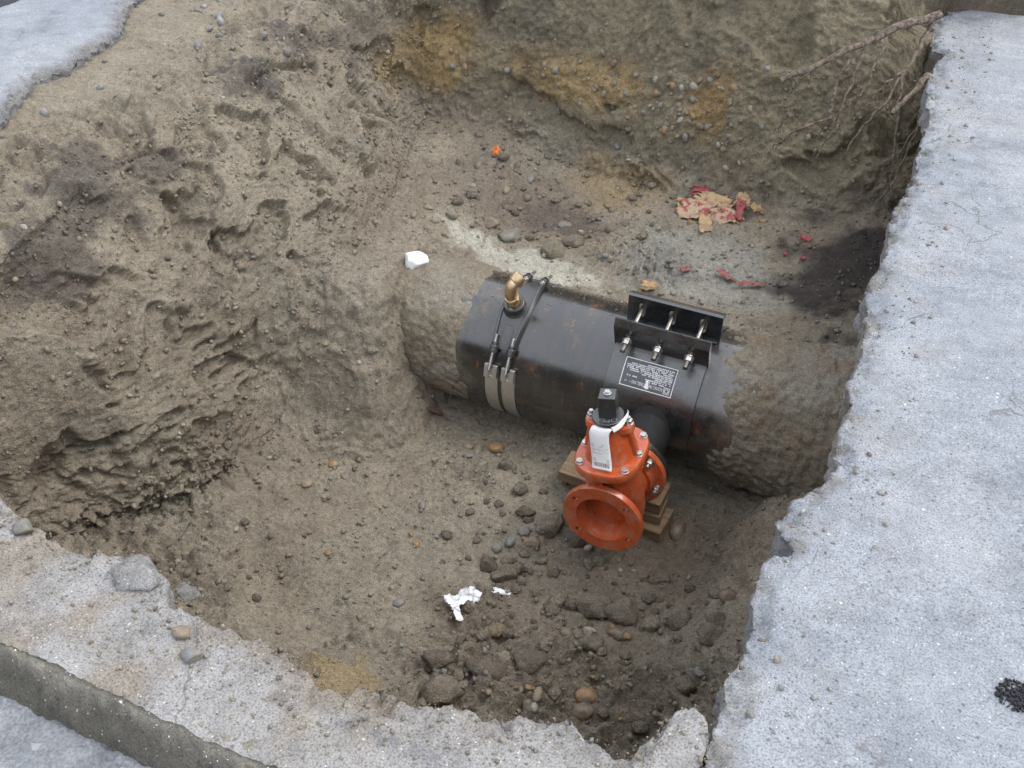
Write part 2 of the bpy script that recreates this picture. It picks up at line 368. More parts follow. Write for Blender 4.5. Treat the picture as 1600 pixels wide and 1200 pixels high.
tint(.85 * blob((-.75, 3.5, -.7), (.42, .30, .3), .3), (.225, .22, .20))
tint(.9 * blob((-1.45, 3.23, -.7), (.36, .10, .3), .9, 71, 9.), (.37, .355, .305))
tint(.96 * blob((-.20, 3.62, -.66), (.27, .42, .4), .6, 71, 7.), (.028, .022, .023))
tint(.7 * blob((-1.25, 1.42, -1.13), (.14, .12, .3), .8, 71, 11.), (.25, .185, .095))
tint(.9 * blob((-.1, 5.0, .1), (.5, .25, .6)), (.07, .058, .048))
tint(.75 * blob((-.72, 1.85, -1.17), (.50, .38, .4), .7, 71, 8.), (.150, .124, .098))
tint(.6 * blob((-.55, 2.35, -1.17), (.35, .3, .4)), (.14, .112, .088))
cb *= (1 + .22 * fbm(P * 14, 3, 87))[:, None] * np.array((1.13, 1.135, 1.115), np.float32)
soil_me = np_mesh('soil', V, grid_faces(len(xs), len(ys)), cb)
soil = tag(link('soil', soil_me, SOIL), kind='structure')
bpy.context.view_layer.update(); TREE = BVHTree.FromObject(soil, bpy.context.evaluated_depsgraph_get())
def drop(x, y, z=1.):
    h = TREE.ray_cast(Vector((x, y, z)), Vector((0, 0, -1))); return h[0], h[1]

# ------------------------------------------------------------------ broken pavement slabs round the hole
def slab(name, edge, outer, mat, zfun, colf, thick=.11, step=.006, crumb=.045, seed=0, rough=1., nout=26, nw=.25):
    """edge: broken rim; outer(p) -> point on the far border. Sheet from the border to the rim, then over and down the broken face."""
    e = np.array(edge, float); seg = np.linalg.norm(np.diff(e, axis=0), axis=1); s = np.concatenate([[0], np.cumsum(seg)])
    n = int(s[-1] / step); ss = np.linspace(0, s[-1], n); E = np.stack([np.interp(ss, s, e[:, k]) for k in (0, 1)], -1)
    k = 2
    for _ in range(2): E[1:-1] = (E[:-2] + 2 * E[1:-1] + E[2:]) / 4
    O = outer(E, ss / s[-1]); D = O - E; L = np.linalg.norm(D, axis=1)[:, None]; D /= L
    jit = .009 * fbm(np.c_[ss * 22, 0 * ss, 0 * ss + seed], 4, 5 + seed, .65) + .006 * fbm(np.c_[ss * 6, 0 * ss, 0 * ss + seed], 2, 8 + seed)
    E = E + D * jit[:, None]
    near = np.arange(0, nw, step); far = np.linspace(0, 1, nout) ** 1.5
    rows = [(0., -thick + thick * j / 9., 1.) for j in range(9)]
    A = []
    for off, z, l in rows: A.append((np.full(n, off), np.full(n, z)))
    for q in near: A.append((np.full(n, q), np.zeros(n)))
    Lf = L[:, 0]
    for g in far[1:]: A.append((nw + (Lf - nw) * g, np.zeros(n)))
    off = np.stack([a[0] for a in A], 1); z = np.stack([a[1] for a in A], 1)
    XY = E[:, None, :] + D[:, None, :] * off[..., None]
    Pp = np.stack([XY[..., 0], XY[..., 1], z], -1).reshape(-1, 3); of = off.ravel()
    cr = sm(crumb * 1.2, 0, of - crumb * .7 * fbm(Pp * np.array([7, 7, 7]), 3, 21 + seed))
    wl_ = worley(Pp * 26, 7 + seed); wl2 = worley(Pp * 60, 9 + seed)
    dz = rough * cr * (-.020 - .012 * fbm(Pp * 9, 2, 23 + seed) + .030 * wl_ + .014 * wl2 + .006 * fbm(Pp * 60, 2, 25 + seed))
    side = (Pp[:, 2] < -.001)
    dz[side] *= .4 * (1 + Pp[side, 2] / thick)
    Dn = np.repeat(D, off.shape[1], 0)
    jj = (.006 * fbm(Pp * 30, 3, 27 + seed, .6) - .016 * worley(Pp * 24, 11 + seed)) * (of < .02)
    Pp[:, :2] += Dn * jj[:, None]
    Pp[:, 2] += dz + np.where(side, 0, zfun(Pp, of))
    cols = colf(Pp, of, cr)
    me = np_mesh(name, Pp, grid_faces(n, off.shape[1]), cols)
    bm = bmesh.new(); bm.from_mesh(me); bmesh.ops.recalc_face_normals(bm, faces=bm.faces)
    up = sum(f.normal.z for f in bm.faces)
    if up < 0: bmesh.ops.reverse_faces(bm, faces=bm.faces)
    bm.to_mesh(me); bm.free()
    return tag(link(name, me, mat), kind='structure')
EDGE_R = [(.30, 5.33), (.176, 5.311), (.026, 5.084), (-.107, 4.907), (-.157, 4.755), (-.123, 4.43), (-.062, 4.41), (-.095, 4.243), (-.09, 4.008), (-.064, 3.833), (-.046, 3.781), (-.048, 3.581), (-.046, 3.397), (-.033, 3.303), (-.047, 3.178), (-.062, 3.036), (-.062, 2.908), (-.045, 2.756), (-.058, 2.62), (-.066, 2.511), (-.043, 2.389), (-.033, 2.284), (-.032, 2.167), (-.033, 2.083), (-.018, 1.998), (-.026, 1.919), (-.01, 1.807), (-.013, 1.738), (-.044, 1.68), (-.078, 1.623), (-.092, 1.555), (-.079, 1.527), (-.055, 1.522), (-.041, 1.49), (-.079, 1.451), (-.093, 1.393), (-.081, 1.319), (-.068, 1.267), (-.074, 1.193), (-.086, 1.134), (-.08, 1.092), (-.07, 1.047), (-.077, 1.021), (-.07, .93), (-.075, .80), (-.07, .7)]
EDGE_L = [(-.079, .80), (-.085, .93), (-.081, 1.018), (-.098, 1.042), (-.13, 1.058), (-.154, 1.037), (-.166, .98), (-.182, .937), (-.196, .906), (-.24, .907), (-.29, .923), (-.321, .938), (-.349, .927), (-.391, .905), (-.408, .884), (-.452, .88), (-.497, .875), (-.524, .875), (-.542, .858), (-.579, .851), (-.616, .842), (-.647, .848), (-.691, .839), (-.705, .816), (-.748, .794), (-.799, .821), (-.878, .843), (-.931, .847), (-.986, .846), (-1.044, .841), (-1.075, .844), (-1.137, .841), (-1.184, .891), (-1.206, .901), (-1.271, .906), (-1.352, .883), (-1.366, .87), (-1.387, .873), (-1.439, .872), (-1.524, .884), (-1.583, .895), (-1.625, .909), (-1.8, .90), (-2.1, .88), (-2.5, .9), (-2.9, .88)]
def white(Pp, of, cr): return np.ones((len(Pp), 3), np.float32)
def col_r(Pp, of, cr):
    c = np.ones((len(Pp), 3), np.float32)
    c *= (1 + .16 * cr * fbm(Pp * 30, 3, 33))[:, None]
    dirt = np.clip(cr * sm(.05, .35, fbm(Pp * 12, 3, 35)) * .8 + (of < .004) * .5, 0, 1)[:, None]
    c = c * (1 - dirt) + np.array((.52, .44, .34), np.float32) * dirt
    film = (.45 * sm(.30, .0, of) * sm(-.1, .4, fbm(Pp * 8, 4, 39)))[:, None]; c = c * (1 - film) + np.array((.80, .72, .60), np.float32) * film
    warmth = (.5 * sm(.1, .5, fbm(Pp * 3, 3, 37)))[:, None]; c = c * (1 - warmth) + np.array((1.02, .98, .92), np.float32) * warmth
    return c
def out_r(E, t):
    y = np.interp(t, [0, 1], [5.33, -3.0]); return np.stack([np.full(len(E), 3.2), np.where(E[:, 1] > 1.05, E[:, 1] * 1.0, .7 + (E[:, 1] - .7) * 1.0)], -1)
slab('sidewalk', EDGE_R, out_r, CONC, lambda p, o: .004 * fbm(p * 2.5, 2, 43) * sm(0, .1, o) + .0008 * fbm(p * 24, 3, 44), col_r, seed=1)
def kerb_y(x): return .636 + 0 * x
def out_l(E, t): return np.stack([E[:, 0], kerb_y(E[:, 0])], -1)
def col_l(Pp, of, cr):
    c = np.ones((len(Pp), 3), np.float32)
    m = sm(-.1, .5, fbm(Pp * 5, 4, 45) + .35 * cr)[:, None] * .75 * sm(-.35, -.6, Pp[:, 0])[:, None]
    c = c * (1 - m) + np.array((.80, .69, .54), np.float32) * m
    k = (.55 * np.exp(-(((Pp[:, 0] + .60) / .18) ** 2 + ((Pp[:, 1] - .765) / .02) ** 2)) * sm(-.3, .3, fbm(Pp * 22, 2, 47)))[:, None]   # tar smear
    return c * (1 - k) + np.array((.3, .33, .42), np.float32) * k
def z_l(p, o): return sm(0, .05, o) * (.014 * fbm(p * 7, 3, 49) + .005 * fbm(p * 26, 3, 50) + .006 * worley(p * 60, 52) * sm(-.2, .3, fbm(p * 8, 2, 56))) - .012 * sm(-.3, -.1, p[:, 0]) * 0
slab('pavement_ledge', EDGE_L, out_l, LEDGE, z_l, col_l, seed=2, crumb=.045, thick=.16, rough=1.1, nout=8, nw=.08)
EDGE_T = [(-2.9, .75), (-2.88, 1.5), (-2.93, 2.05), (-3.08, 2.27), (-3.15, 2.42), (-3.26, 2.65), (-3.23, 2.77), (-3.26, 2.9), (-3.28, 3.15), (-3.40, 3.3), (-3.50, 3.45), (-3.58, 3.8), (-3.55, 4.5), (-3.6, 5.3)]
def out_t(E, t): return np.stack([np.full(len(E), -3.97) + .12 * (E[:, 1] - 3.2) * .5, E[:, 1]], -1)
def col_t(Pp, of, cr):
    c = np.ones((len(Pp), 3), np.float32); m = np.clip(sm(.12, 0, of - .06 * fbm(Pp * 9, 3, 55)) * .8, 0, 1)[:, None]
    return c * (1 - m) + np.array((.62, .55, .46), np.float32) * m
slab('pavement', EDGE_T, out_t, CONC, lambda p, o: .002 * fbm(p * 9, 3, 53), col_t, thick=.05, seed=3, crumb=.07, nout=14)

# kerb, road and the wider ground
def m_plain(name, col, var=.25, sc=30, rough=.9, bump=.004, fine=200):
    t = NT(name); f = t.noise(sc, 5, .6); g = t.noise(fine, 3, .6)
    c = t.mix(1, col, t.ramp(f, [(.25, 1 - var), (.75, 1 + var)]), 'MULTIPLY'); c = t.mix(1, c, t.ramp(g, [(.3, .7), (.7, 1.3)]), 'MULTIPLY')
    n = t.bump(f, bump, .7); n = t.bump(g, bump * .4, .8, n); return t.out(c, rough, n, spec=.35)
M_KERB = m_concrete('kerb_grime', (.105, .10, .085), (.15, .14, .118))
def m_road():
    t = NT('worn_road'); f = t.noise(8, 5, .6); g = t.noise(160, 3, .6); v = t.voro(70, out='Color'); s = t.noise(3, 3)
    c = t.mix(t.ramp(f, [(.35, 0), (.62, 1)]), (.13, .14, .155), (.27, .285, .305))
    c = t.mix(1, c, t.ramp(g, [(.3, .65), (.7, 1.35)]), 'MULTIPLY')
    c = t.mix(t.ramp(v, [(.9, 0), (.94, .8)]), c, (.55, .55, .54))
    n = t.bump(f, .004, .6); n = t.bump(g, .003, .8, n)
    return t.out(c, t.ramp(f, [(.4, .35), (.6, .7)]), n, spec=.45)
M_ROAD = m_road(); M_ASPH = m_plain('dark_asphalt', (.035, .037, .045), .3, 40, .8)
M_EARTH = m_plain('earth', (.075, .06, .048), .4, 8, .95, .02, 60)
kx = np.arange(-3.2, .6, .008); prof = [(.735, -.03), (.72, -.012), (.705, -.006), (.69, -.006), (.675, -.008), (.662, -.013), (.652, -.022), (.645, -.034), (.638, -.055), (.632, -.08), (.626, -.105), (.622, -.128), (.62, -.15)]
def kt(z): return float(np.clip((-z - .012) / .11, 0, 1))
K = np.array([[(x, kerb_y(x) * (1 - kt(z)) + kt(z) * .600 + np.maximum(y - .665, -.012) * (.9 if z > -.02 else .3), z * .92) for y, z in prof] for x in kx]).reshape(-1, 3)
kn = fbm(K * 18, 3, 57); K[:, 1] += .008 * kn; K[:, 2] += .005 * fbm(K * 40, 3, 58)
kw = worley(K * 42, 3); K[:, 2] += .007 * kw; K[:, 1] -= .010 * kw
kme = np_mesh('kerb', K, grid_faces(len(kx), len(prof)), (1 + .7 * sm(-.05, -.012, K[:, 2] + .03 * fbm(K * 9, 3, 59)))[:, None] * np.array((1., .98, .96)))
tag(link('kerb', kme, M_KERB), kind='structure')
def plate(name, x0, x1, y0, y1, z, mat):
    me = bpy.data.meshes.new(name); me.from_pydata([(x0, y0, z), (x1, y0, z), (x1, y1, z), (x0, y1, z)], [], [(0, 1, 2, 3)]); return tag(link(name, me, mat), kind='structure')
plate('road', -40, 40, -40, .72, -.128, M_ROAD)
gv = []; 
def ring_ground():
    b = MB(); B = 1500
    for x0, x1, y0, y1 in ((-B, B, 5.27, B), (-B, -3.95, .7, 5.27), (3.19, B, .7, 5.27), (-B, -40, -B, .7), (40, B, -B, .7), (-40, 40, -B, -40), (-.12, 3.25, 4.86, 5.27)):
        b.add([(x0, y0, -.03), (x1, y0, -.03), (x1, y1, -.03), (x0, y1, -.03)], [(0, 1, 2, 3)])
    o = b.build('ground', M_EARTH, angle=None); return tag(o, kind='structure')
ring_ground()
plate('lane', -30, -3.9, .7, 5.26, -.012, M_ASPH)

# ------------------------------------------------------------------ the water main
def cyl(x, phi, r):
    a = R(phi); return Vector((x, PIPE_Y - r * math.sin(a), PIPE_Z + r * math.cos(a)))
def m_pipe():
    t = NT('bitumen_coat'); big = t.noise(5, 5, .6); st = t.n('ShaderNodeMapping'); st.inputs['Scale'].default_value = (30, 4, 4); t.l(t.co, st.inputs[0])
    streak = t.noise(1, 5, .65, st.outputs[0]); fine = t.noise(240, 3, .6); sp = t.voro(90, out='Color'); sd_ = t.voro(90)
    c = t.mix(t.ramp(streak, [(.45, 0), (.7, .8)]), (.008, .009, .011), (.034, .027, .021))
    rust = t.math('MULTIPLY', t.ramp(t.noise(16, 5, .7), [(.56, 0), (.66, 1)]), t.ramp(streak, [(.45, 0), (.6, .8)]))
    c = t.mix(rust, c, (.17, .062, .02))
    spk = t.math('MULTIPLY', t.ramp(sp, [(.86, 0), (.9, 1)]), t.ramp(sd_, [(.12, 1), (.28, 0)]))
    c = t.mix(t.math('MULTIPLY', spk, t.ramp(big, [(.4, .1), (.6, .9)])), c, (.26, .22, .165))       # grit stuck to the coating
    dust = t.math('MULTIPLY', t.ramp(big, [(.52, 0), (.8, .3)]), t.ramp(fine, [(.4, 0), (.6, 1)]))
    c = t.mix(dust, c, (.17, .145, .11))
    sx = t.n('ShaderNodeSeparateXYZ'); t.l(t.co, sx.inputs[0]); wob = t.math('MULTIPLY', t.math('SUBTRACT', t.noise(7, 5, .7), .5), .55)
    ex = t.math('ADD', t.math('ABSOLUTE', t.math('ADD', sx.outputs[0], .965)), wob)                                  # earth smeared from both buried ends
    c = t.mix(t.math('MULTIPLY', t.ramp(ex, [(.45, 0), (.62, .9)]), t.ramp(fine, [(.38, .25), (.58, 1)])), c, (.2, .172, .13))
    n = t.bump(t.noise(45, 4, .6), .0012, .35); n = t.bump(fine, .0006, .5, n); n = t.bump(spk, .002, .5, n)
    t.b.inputs['Coat Weight'].default_value = 1.; t.b.inputs['Coat Roughness'].default_value = .18; t.b.inputs['IOR'].default_value = 1.5
    return t.out(c, t.ramp(t.noise(9, 5, .65), [(.4, .18), (.66, .38)]), n, spec=1.)
M_PIPE = m_pipe()
px = np.linspace(-2.05, .35, 240); pa = np.linspace(0, 2 * math.pi, 145)
PX, PA = np.meshgrid(px, pa, indexing='ij')
pv = np.stack([PX, PIPE_Y - PIPE_R * np.sin(PA), PIPE_Z + PIPE_R * np.cos(PA)], -1).reshape(-1, 3)
pipe = tag(link('water_main', np_mesh('water_main', pv, grid_faces(240, 145)), M_PIPE), 'large black coated steel water pipe running across the bottom of the pit', 'pipe')
# earth still stuck round both ends of the exposed length
def crust(name, x0, x1, cover, label):
    cx = np.arange(x0, x1, .006); ca = np.radians(np.arange(-115, 175, 1.3)); CX, CA = np.meshgrid(cx, ca, indexing='ij')
    cx_, ca_ = CX.ravel(), CA.ravel(); base = np.stack([cx_, PIPE_Y - PIPE_R * np.sin(ca_), PIPE_Z + PIPE_R * np.cos(ca_)], -1)
    r = cover(base, cx_, np.degrees(ca_)); v = np.stack([cx_, PIPE_Y - r * np.sin(ca_), PIPE_Z + r * np.cos(ca_)], -1)
    c = np.empty((len(v), 3), np.float32); c[:] = (.215, .185, .14)
    m = sm(-.1, .4, fbm(base * 5, 3, 101))[:, None] * .7; c = c * (1 - m) + np.array((.27, .245, .205), np.float32) * m
    m = (sm(.1, .4, fbm(base * 7 + 4, 3, 103)) * (x0 > -1))[:, None] * .25; c = c * (1 - m) + np.array((.20, .115, .06), np.float32) * m
    return tag(link(name, np_mesh(name, v, grid_faces(len(cx), len(ca)), c), SOIL), label, 'soil', kind='stuff')
def cov_l(b, x, a):
    k = sm(-1.43, -1.50, x + .035 * fbm(b * 5, 3, 105) + .006 * fbm(b * 25, 2, 106) - .03 * sm(60, 100, a))
    under = sm(150, 95, a)
    return PIPE_R - .012 + k * (.020 + .014 * fbm(b * 9, 4, 107) + .007 * worley(b * 34, 6) + .004 * fbm(b * 40, 2, 108)) * (.3 + .7 * under)
def cov_r(b, x, a):
    k = sm(-.50, -.40, x + .09 * fbm(b * 6, 4, 109) + .008 * fbm(b * 25, 2, 110) - .0004 * (a - 40))
    return PIPE_R - .012 + k * (.016 + .05 * sm(-.42, .05, x) + .010 * fbm(b * 8, 4, 111) + .009 * worley(b * 30, 5) + .010 * fbm(b * 35, 3, 112))
crust('clinging_soil', -1.95, -1.36, cov_l, 'grey sandy soil crust clinging to the left end of the black pipe')
crust('clinging_soil', -.62, .3, cov_r, 'brown stony soil crust clinging to the right end of the black pipe')
# ------------------------------------------------------------------ metal, paint, wood, paper
def m_metal(name, col, rough=.35, var=.3, dirt=(.1, .08, .06), dirt_amt=.3, sc=60):
    t = NT(name); f = t.noise(sc, 4, .6); g = t.noise(260, 2)
    c = t.mix(1, col, t.ramp(f, [(.3, 1 - var), (.7, 1 + var * .5)]), 'MULTIPLY')
    dm = t.ramp(t.noise(28, 5, .65), [(.52, 0), (.72, dirt_amt)]); c = t.mix(dm, c, dirt)
    return t.out(c, t.ramp(f, [(.3, rough * 1.3), (.7, rough * .8)]), t.bump(g, .0006, .4), metal=t.math('SUBTRACT', 1., dm))
def m_paint(name, col, dust, rough=.28, dust_amt=.5, spec=.5, drops=True, coat=0.):
    t = NT(name); f = t.noise(22, 5, .65); g = t.noise(220, 3, .6); h = t.noise(4, 3)
    c = t.mix(1, col, t.ramp(h, [(.3, .8), (.7, 1.15)]), 'MULTIPLY')
    dm = t.math('MULTIPLY', t.ramp(f, [(.48, 0), (.72, dust_amt)]), t.ramp(g, [(.35, .2), (.6, 1)]))
    c = t.mix(dm, c, dust); n = t.bump(t.noise(110, 3), .0012, .3); n = t.bump(g, .0008, .35, n)
    if drops:
        v = t.voro(150); dr = t.math('MULTIPLY', t.ramp(v, [(.0, 1), (.3, 0)]), t.ramp(t.voro(150, out='Color'), [(.6, 0), (.65, 1)]))
        n = t.bump(dr, .002, .6, n)
    t.b.inputs['Coat Weight'].default_value = coat; t.b.inputs['Coat Roughness'].default_value = .05 if not drops else .2; t.b.inputs['IOR'].default_value = 1.6 if spec >= .9 else 1.5
    return t.out(c, t.ramp(f, [(.35, rough), (.75, min(1, rough * 2.4))]), n, spec=spec)
M_BLACK = m_paint('black_epoxy', (.011, .012, .014), (.10, .09, .075), .2, .12, 1., True, 1.)
M_CAST = m_paint('black_casting', (.014, .015, .017), (.11, .095, .075), .28, .3, .9, True, .5)
M_RUBBER = m_paint('black_rubber', (.016, .016, .017), (.08, .07, .06), .55, .3, .35, False)
M_STEEL = m_metal('zinc_bolt', (.62, .62, .60), .34, .3, (.12, .09, .06), .35)
M_WORN = m_metal('worn_bolt', (.42, .39, .35), .38, .35, (.12, .08, .05), .5)
M_STAIN = m_metal('stainless_strap', (.72, .72, .71), .42, .15, (.2, .18, .15), .25, 20)
M_BRASS = m_metal('brass', (.72, .54, .33), .40, .3, (.10, .06, .03), .45)
M_ORANGE = m_paint('orange_enamel', (.55, .096, .022), (.45, .30, .21), .22, .75, .6, False, .6)
M_WHITEPRINT = NT('white_print').out((.85, .86, .87), .45)
M_DARKPRINT = NT('grey_print').out((.16, .16, .17), .7)
def m_paper():
    t = NT('tag_paper'); return t.out(t.mix(t.ramp(t.noise(30, 4), [(.55, 0), (.75, .3)]), (.80, .80, .80), (.55, .52, .47)), .6, t.bump(t.noise(35, 3), .003, .4))
M_PAPER = m_paper()
def m_wood():
    t = NT('wet_wood'); mp = t.n('ShaderNodeMapping'); mp.inputs['Scale'].default_value = (4, 60, 60); t.l(t.co, mp.inputs[0])
    g = t.noise(1, 5, .6, mp.outputs[0]); f = t.noise(70, 4)
    c = t.mix(t.ramp(g, [(.35, 0), (.65, 1)]), (.15, .10, .06), (.30, .20, .11)); c = t.mix(t.ramp(f, [(.5, 0), (.7, .6)]), c, (.21, .185, .15))
    return t.out(c, .75, t.bump(g, .002, .6))
M_WOOD = m_wood()

def hexa(mb, c, d, r, h, rot=0): mb.cyl(c, Vector(c) + Vector(d).normalized() * h, r, n=6, rot=rot); return mb
def arc(mb, x0, x1, p0, p1, r0, r1, n=60):
    rings = []
    for i in range(n + 1):
        p = p0 + (p1 - p0) * i / n; rings.append([cyl(x0, p, r0), cyl(x1, p, r0), cyl(x1, p, r1), cyl(x0, p, r1)])
    return mb.loft(rings)
def text_geo(s, size):
    cu = bpy.data.curves.new('lettering', 'FONT'); cu.body = s; cu.size = size; cu.resolution_u = 3
    o = bpy.data.objects.new('lettering', cu); C.objects.link(o)
    dg = bpy.context.evaluated_depsgraph_get(); me = o.evaluated_get(dg).to_mesh()
    v = [tuple(q.co) for q in me.vertices]; f = [tuple(p.vertices) for p in me.polygons]
    o.evaluated_get(dg).to_mesh_clear(); bpy.data.objects.remove(o); bpy.data.curves.remove(cu); return v, f

# ------------------------------------------------------------------ tapping sleeve bolted round the pipe
sleeve = empty('tapping_sleeve', (-.70, 2.95, -1.19))
tag(sleeve, 'black steel tapping sleeve with bolted lugs and white nameplate, clamped round the pipe', 'pipe sleeve')
INV = Matrix.Translation(-sleeve.location)
def under(o, p):
    """parent keeping world place (parts are modelled in world space)"""
    o.parent = p; M = Matrix.Identity(4); q = p; loc = Vector((0, 0, 0))
    while q: loc = loc + q.location; q = q.parent
    o.data.transform(Matrix.Translation(-loc)); return o
SX0, SX1 = -.875, -.53
under(arc(MB(), SX0, SX1, 22, 365, .2755, .2825, 110).build('shell', M_BLACK, bevel=.0015), sleeve)
under(arc(MB(), SX0 + .012, SX1 - .012, -15, 40, .2752, .2790, 24).build('inner_skin', M_RUBBER), sleeve)
PH0 = 13; nv = Vector((0, -math.sin(R(PH0)), math.cos(R(PH0)))); tv = Vector((0, -math.cos(R(PH0)), -math.sin(R(PH0)))); OC = Vector((0, PIPE_Y, PIPE_Z))
def tn(x, t, n): return Vector((x, 0, 0)) + OC + tv * t + nv * n
def bar(profile, x0, x1):
    return MB().loft([[tn(x0, t, n) for t, n in profile], [tn(x1, t, n) for t, n in profile]])
fb = bar([(.050, .262), (.070, .254), (.078, .366), (.060, .394), (.051, .391)], SX0 - .006, SX1 + .004).build('lug_bar', M_BLACK, bevel=.003)
rb = bar([(-.048, .268), (-.060, .264), (-.083, .366), (-.110, .354), (-.114, .364), (-.080, .388), (-.070, .384)], SX0 - .002, SX1 + .008).build('lug_bar', M_BLACK, bevel=.003)
BX = (-.822, -.706, -.590)
def slotcut(x, t0, t1, r, dn=.0, n0=.330):
    c = MB(); rings = []
    for t in (t0, t1):
        ring = []
        for i in range(24):
            a = 2 * math.pi * i / 24; ring.append(tn(x + r * math.cos(a), t, n0 + r * math.sin(a) + (dn if math.sin(a) > 0 else -dn)))
        rings.append(ring)
    return c.loft(rings)
cut(rb, [slotcut(x, -.1, -.03, .0135, .016) for x in BX]); cut(fb, [slotcut(x, .03, .12, .0115, .003) for x in BX])
under(fb, sleeve); under(rb, sleeve)
for xe in (SX0 + .004, SX1 - .008):                                         # gusset plates closing the lug ends
    under(MB().loft([[tn(xe + q, t, n) for t, n in ((-.062, .264), (-.108, .262), (-.110, .35), (-.084, .36))] for q in (0, .008)]).build('gusset', M_BLACK, bevel=.001), sleeve)
def stud(x):
    b = MB().cyl(tn(x, -.118, .330), tn(x, .150, .330), .0088, n=18)
    for k in range(38): pass
    o = under(b.build('bolt', M_WORN, bevel=.001), sleeve)
    nb = MB().cyl(tn(x, .0985, .330), tn(x, .102, .330), .0185, n=24); hexa(nb, tn(x, .102, .330), tv, .0165, .019, rot=x * 9)
    nt_ = nb.build('nut', M_STEEL, bevel=.001); nt_.parent = o; nt_.data.transform(Matrix.Translation(-sleeve.location))
    th = MB()
    for k in range(16): th.lathe([(.0086, 0), (.0096, .0009), (.0086, .0018)], tn(x, .122 + .0018 * k, .330), tv, 16, False, False)
    q = th.build('thread', M_WORN); q.parent = o; q.data.transform(Matrix.Translation(-sleeve.location))
for x in BX: stud(x)
# outlet neck with the flange the valve is bolted to
VX = -.68
under(MB().lathe([(.118, -.03), (.110, .012), (.090, .03), (.086, .05), (.086, .205)], (VX, 2.70, PIPE_Z), (0, -1, 0), 48).build('outlet_neck', M_RUBBER, bevel=.001), sleeve)
under(MB().lathe([(.139, 0), (.139, .024)], (VX, 2.489, PIPE_Z), (0, -1, 0), 56).build('outlet_flange', M_BLACK, bevel=.002), sleeve)
# nameplate: upside down as the sleeve sits, lettering bent round the shell
NX, NP, NW, NH, NR = -.622, 36., .196, .106, .2836
def npt(u, v, dr=0): return cyl(NX - u, NP + math.degrees(v / NR), NR + dr)
def bent(quads, dr):
    b = MB()
    for u0, v0, u1, v1 in quads:
        k = max(1, int((v1 - v0) / .006)); 
        for i in range(k):
            a, c = v0 + (v1 - v0) * i / k, v0 + (v1 - v0) * (i + 1) / k
            b.add([npt(u0, a, dr), npt(u1, a, dr), npt(u1, c, dr), npt(u0, c, dr)], [(0, 1, 2, 3)])
    return b
plate_o = under(bent([(0, 0, NW, NH)], 0).build('nameplate', NT('plate_black').out((.10, .105, .115), .35)), sleeve)
q = [(0, 0, NW, .003), (0, NH - .003, NW, NH), (0, 0, .003, NH), (NW - .003, 0, NW, NH)]
q += [(.010, .074, .012, .098), (.030, .074, .032, .098), (.010, .074, .032, .076), (.010, .096, .032, .098)]
rr = random.Random(3)
for row, (v, h, u0, u1) in enumerate([(.069, .0032, .034, .10), (.0625, .0028, .012, .11), (.0625, .0028, .135, .175), (.0555, .0028, .012, .07), (.049, .0028, .01, .12), (.0425, .0028, .01, .17), (.036, .0028, .01, .185), (.0295, .0028, .01, .18), (.023, .0028, .01, .185), (.0165, .0028, .01, .17), (.010, .0028, .01, .12)]):
    u = u0
    while u < u1:
        wd = rr.uniform(.0016, .0042)
        if rr.random() < .84: q.append((u, v + rr.uniform(0, .0006), u + wd, v + h * rr.uniform(1.3, 1.9)))
        u += wd + rr.uniform(.0007, .0018)
for u, v in ((.150, .084), (.158, .084), (.172, .084), (.177, .084)): q.append((u, v, u + .002, v + .004))
pr = bent(q, .0007)
for i in range(20):                                                         # round mark in the corner box
    a0, a1 = 2 * math.pi * i / 20, 2 * math.pi * (i + 1) / 20
    pr.add([npt(.021 + r_ * math.cos(a), .086 + r_ * math.sin(a), .0007) for r_, a in ((.0055, a0), (.0078, a0), (.0078, a1), (.0055, a1))], [(0, 1, 2, 3)])
tvv, tf = text_geo('ROMAC INDUSTRIES, INC.', .0150); wmax = max(v[0] for v in tvv); sc_ = .118 / wmax
pr.add([npt(.036 + v[0] * sc_, 0.0795 + v[1] * 1.15, .0007) for v in tvv], tf)
po = pr.build('lettering', M_WHITEPRINT, angle=None); po.parent = plate_o; po.data.transform(Matrix.Translation(-sleeve.location))
sme = MB(); sp_ = [(.094, .062), (.099, .066), (.101, .082), (.106, .094), (.096, .098), (.086, .096), (.091, .080)]
sme.add([npt(u, v, .0012) for u, v in sp_], [tuple(range(7))]); so_ = sme.build('white_mark', M_WHITEPRINT, angle=None); so_.parent = plate_o; so_.data.transform(Matrix.Translation(-sleeve.location))  # flat white tapering mark lying over the nameplate print

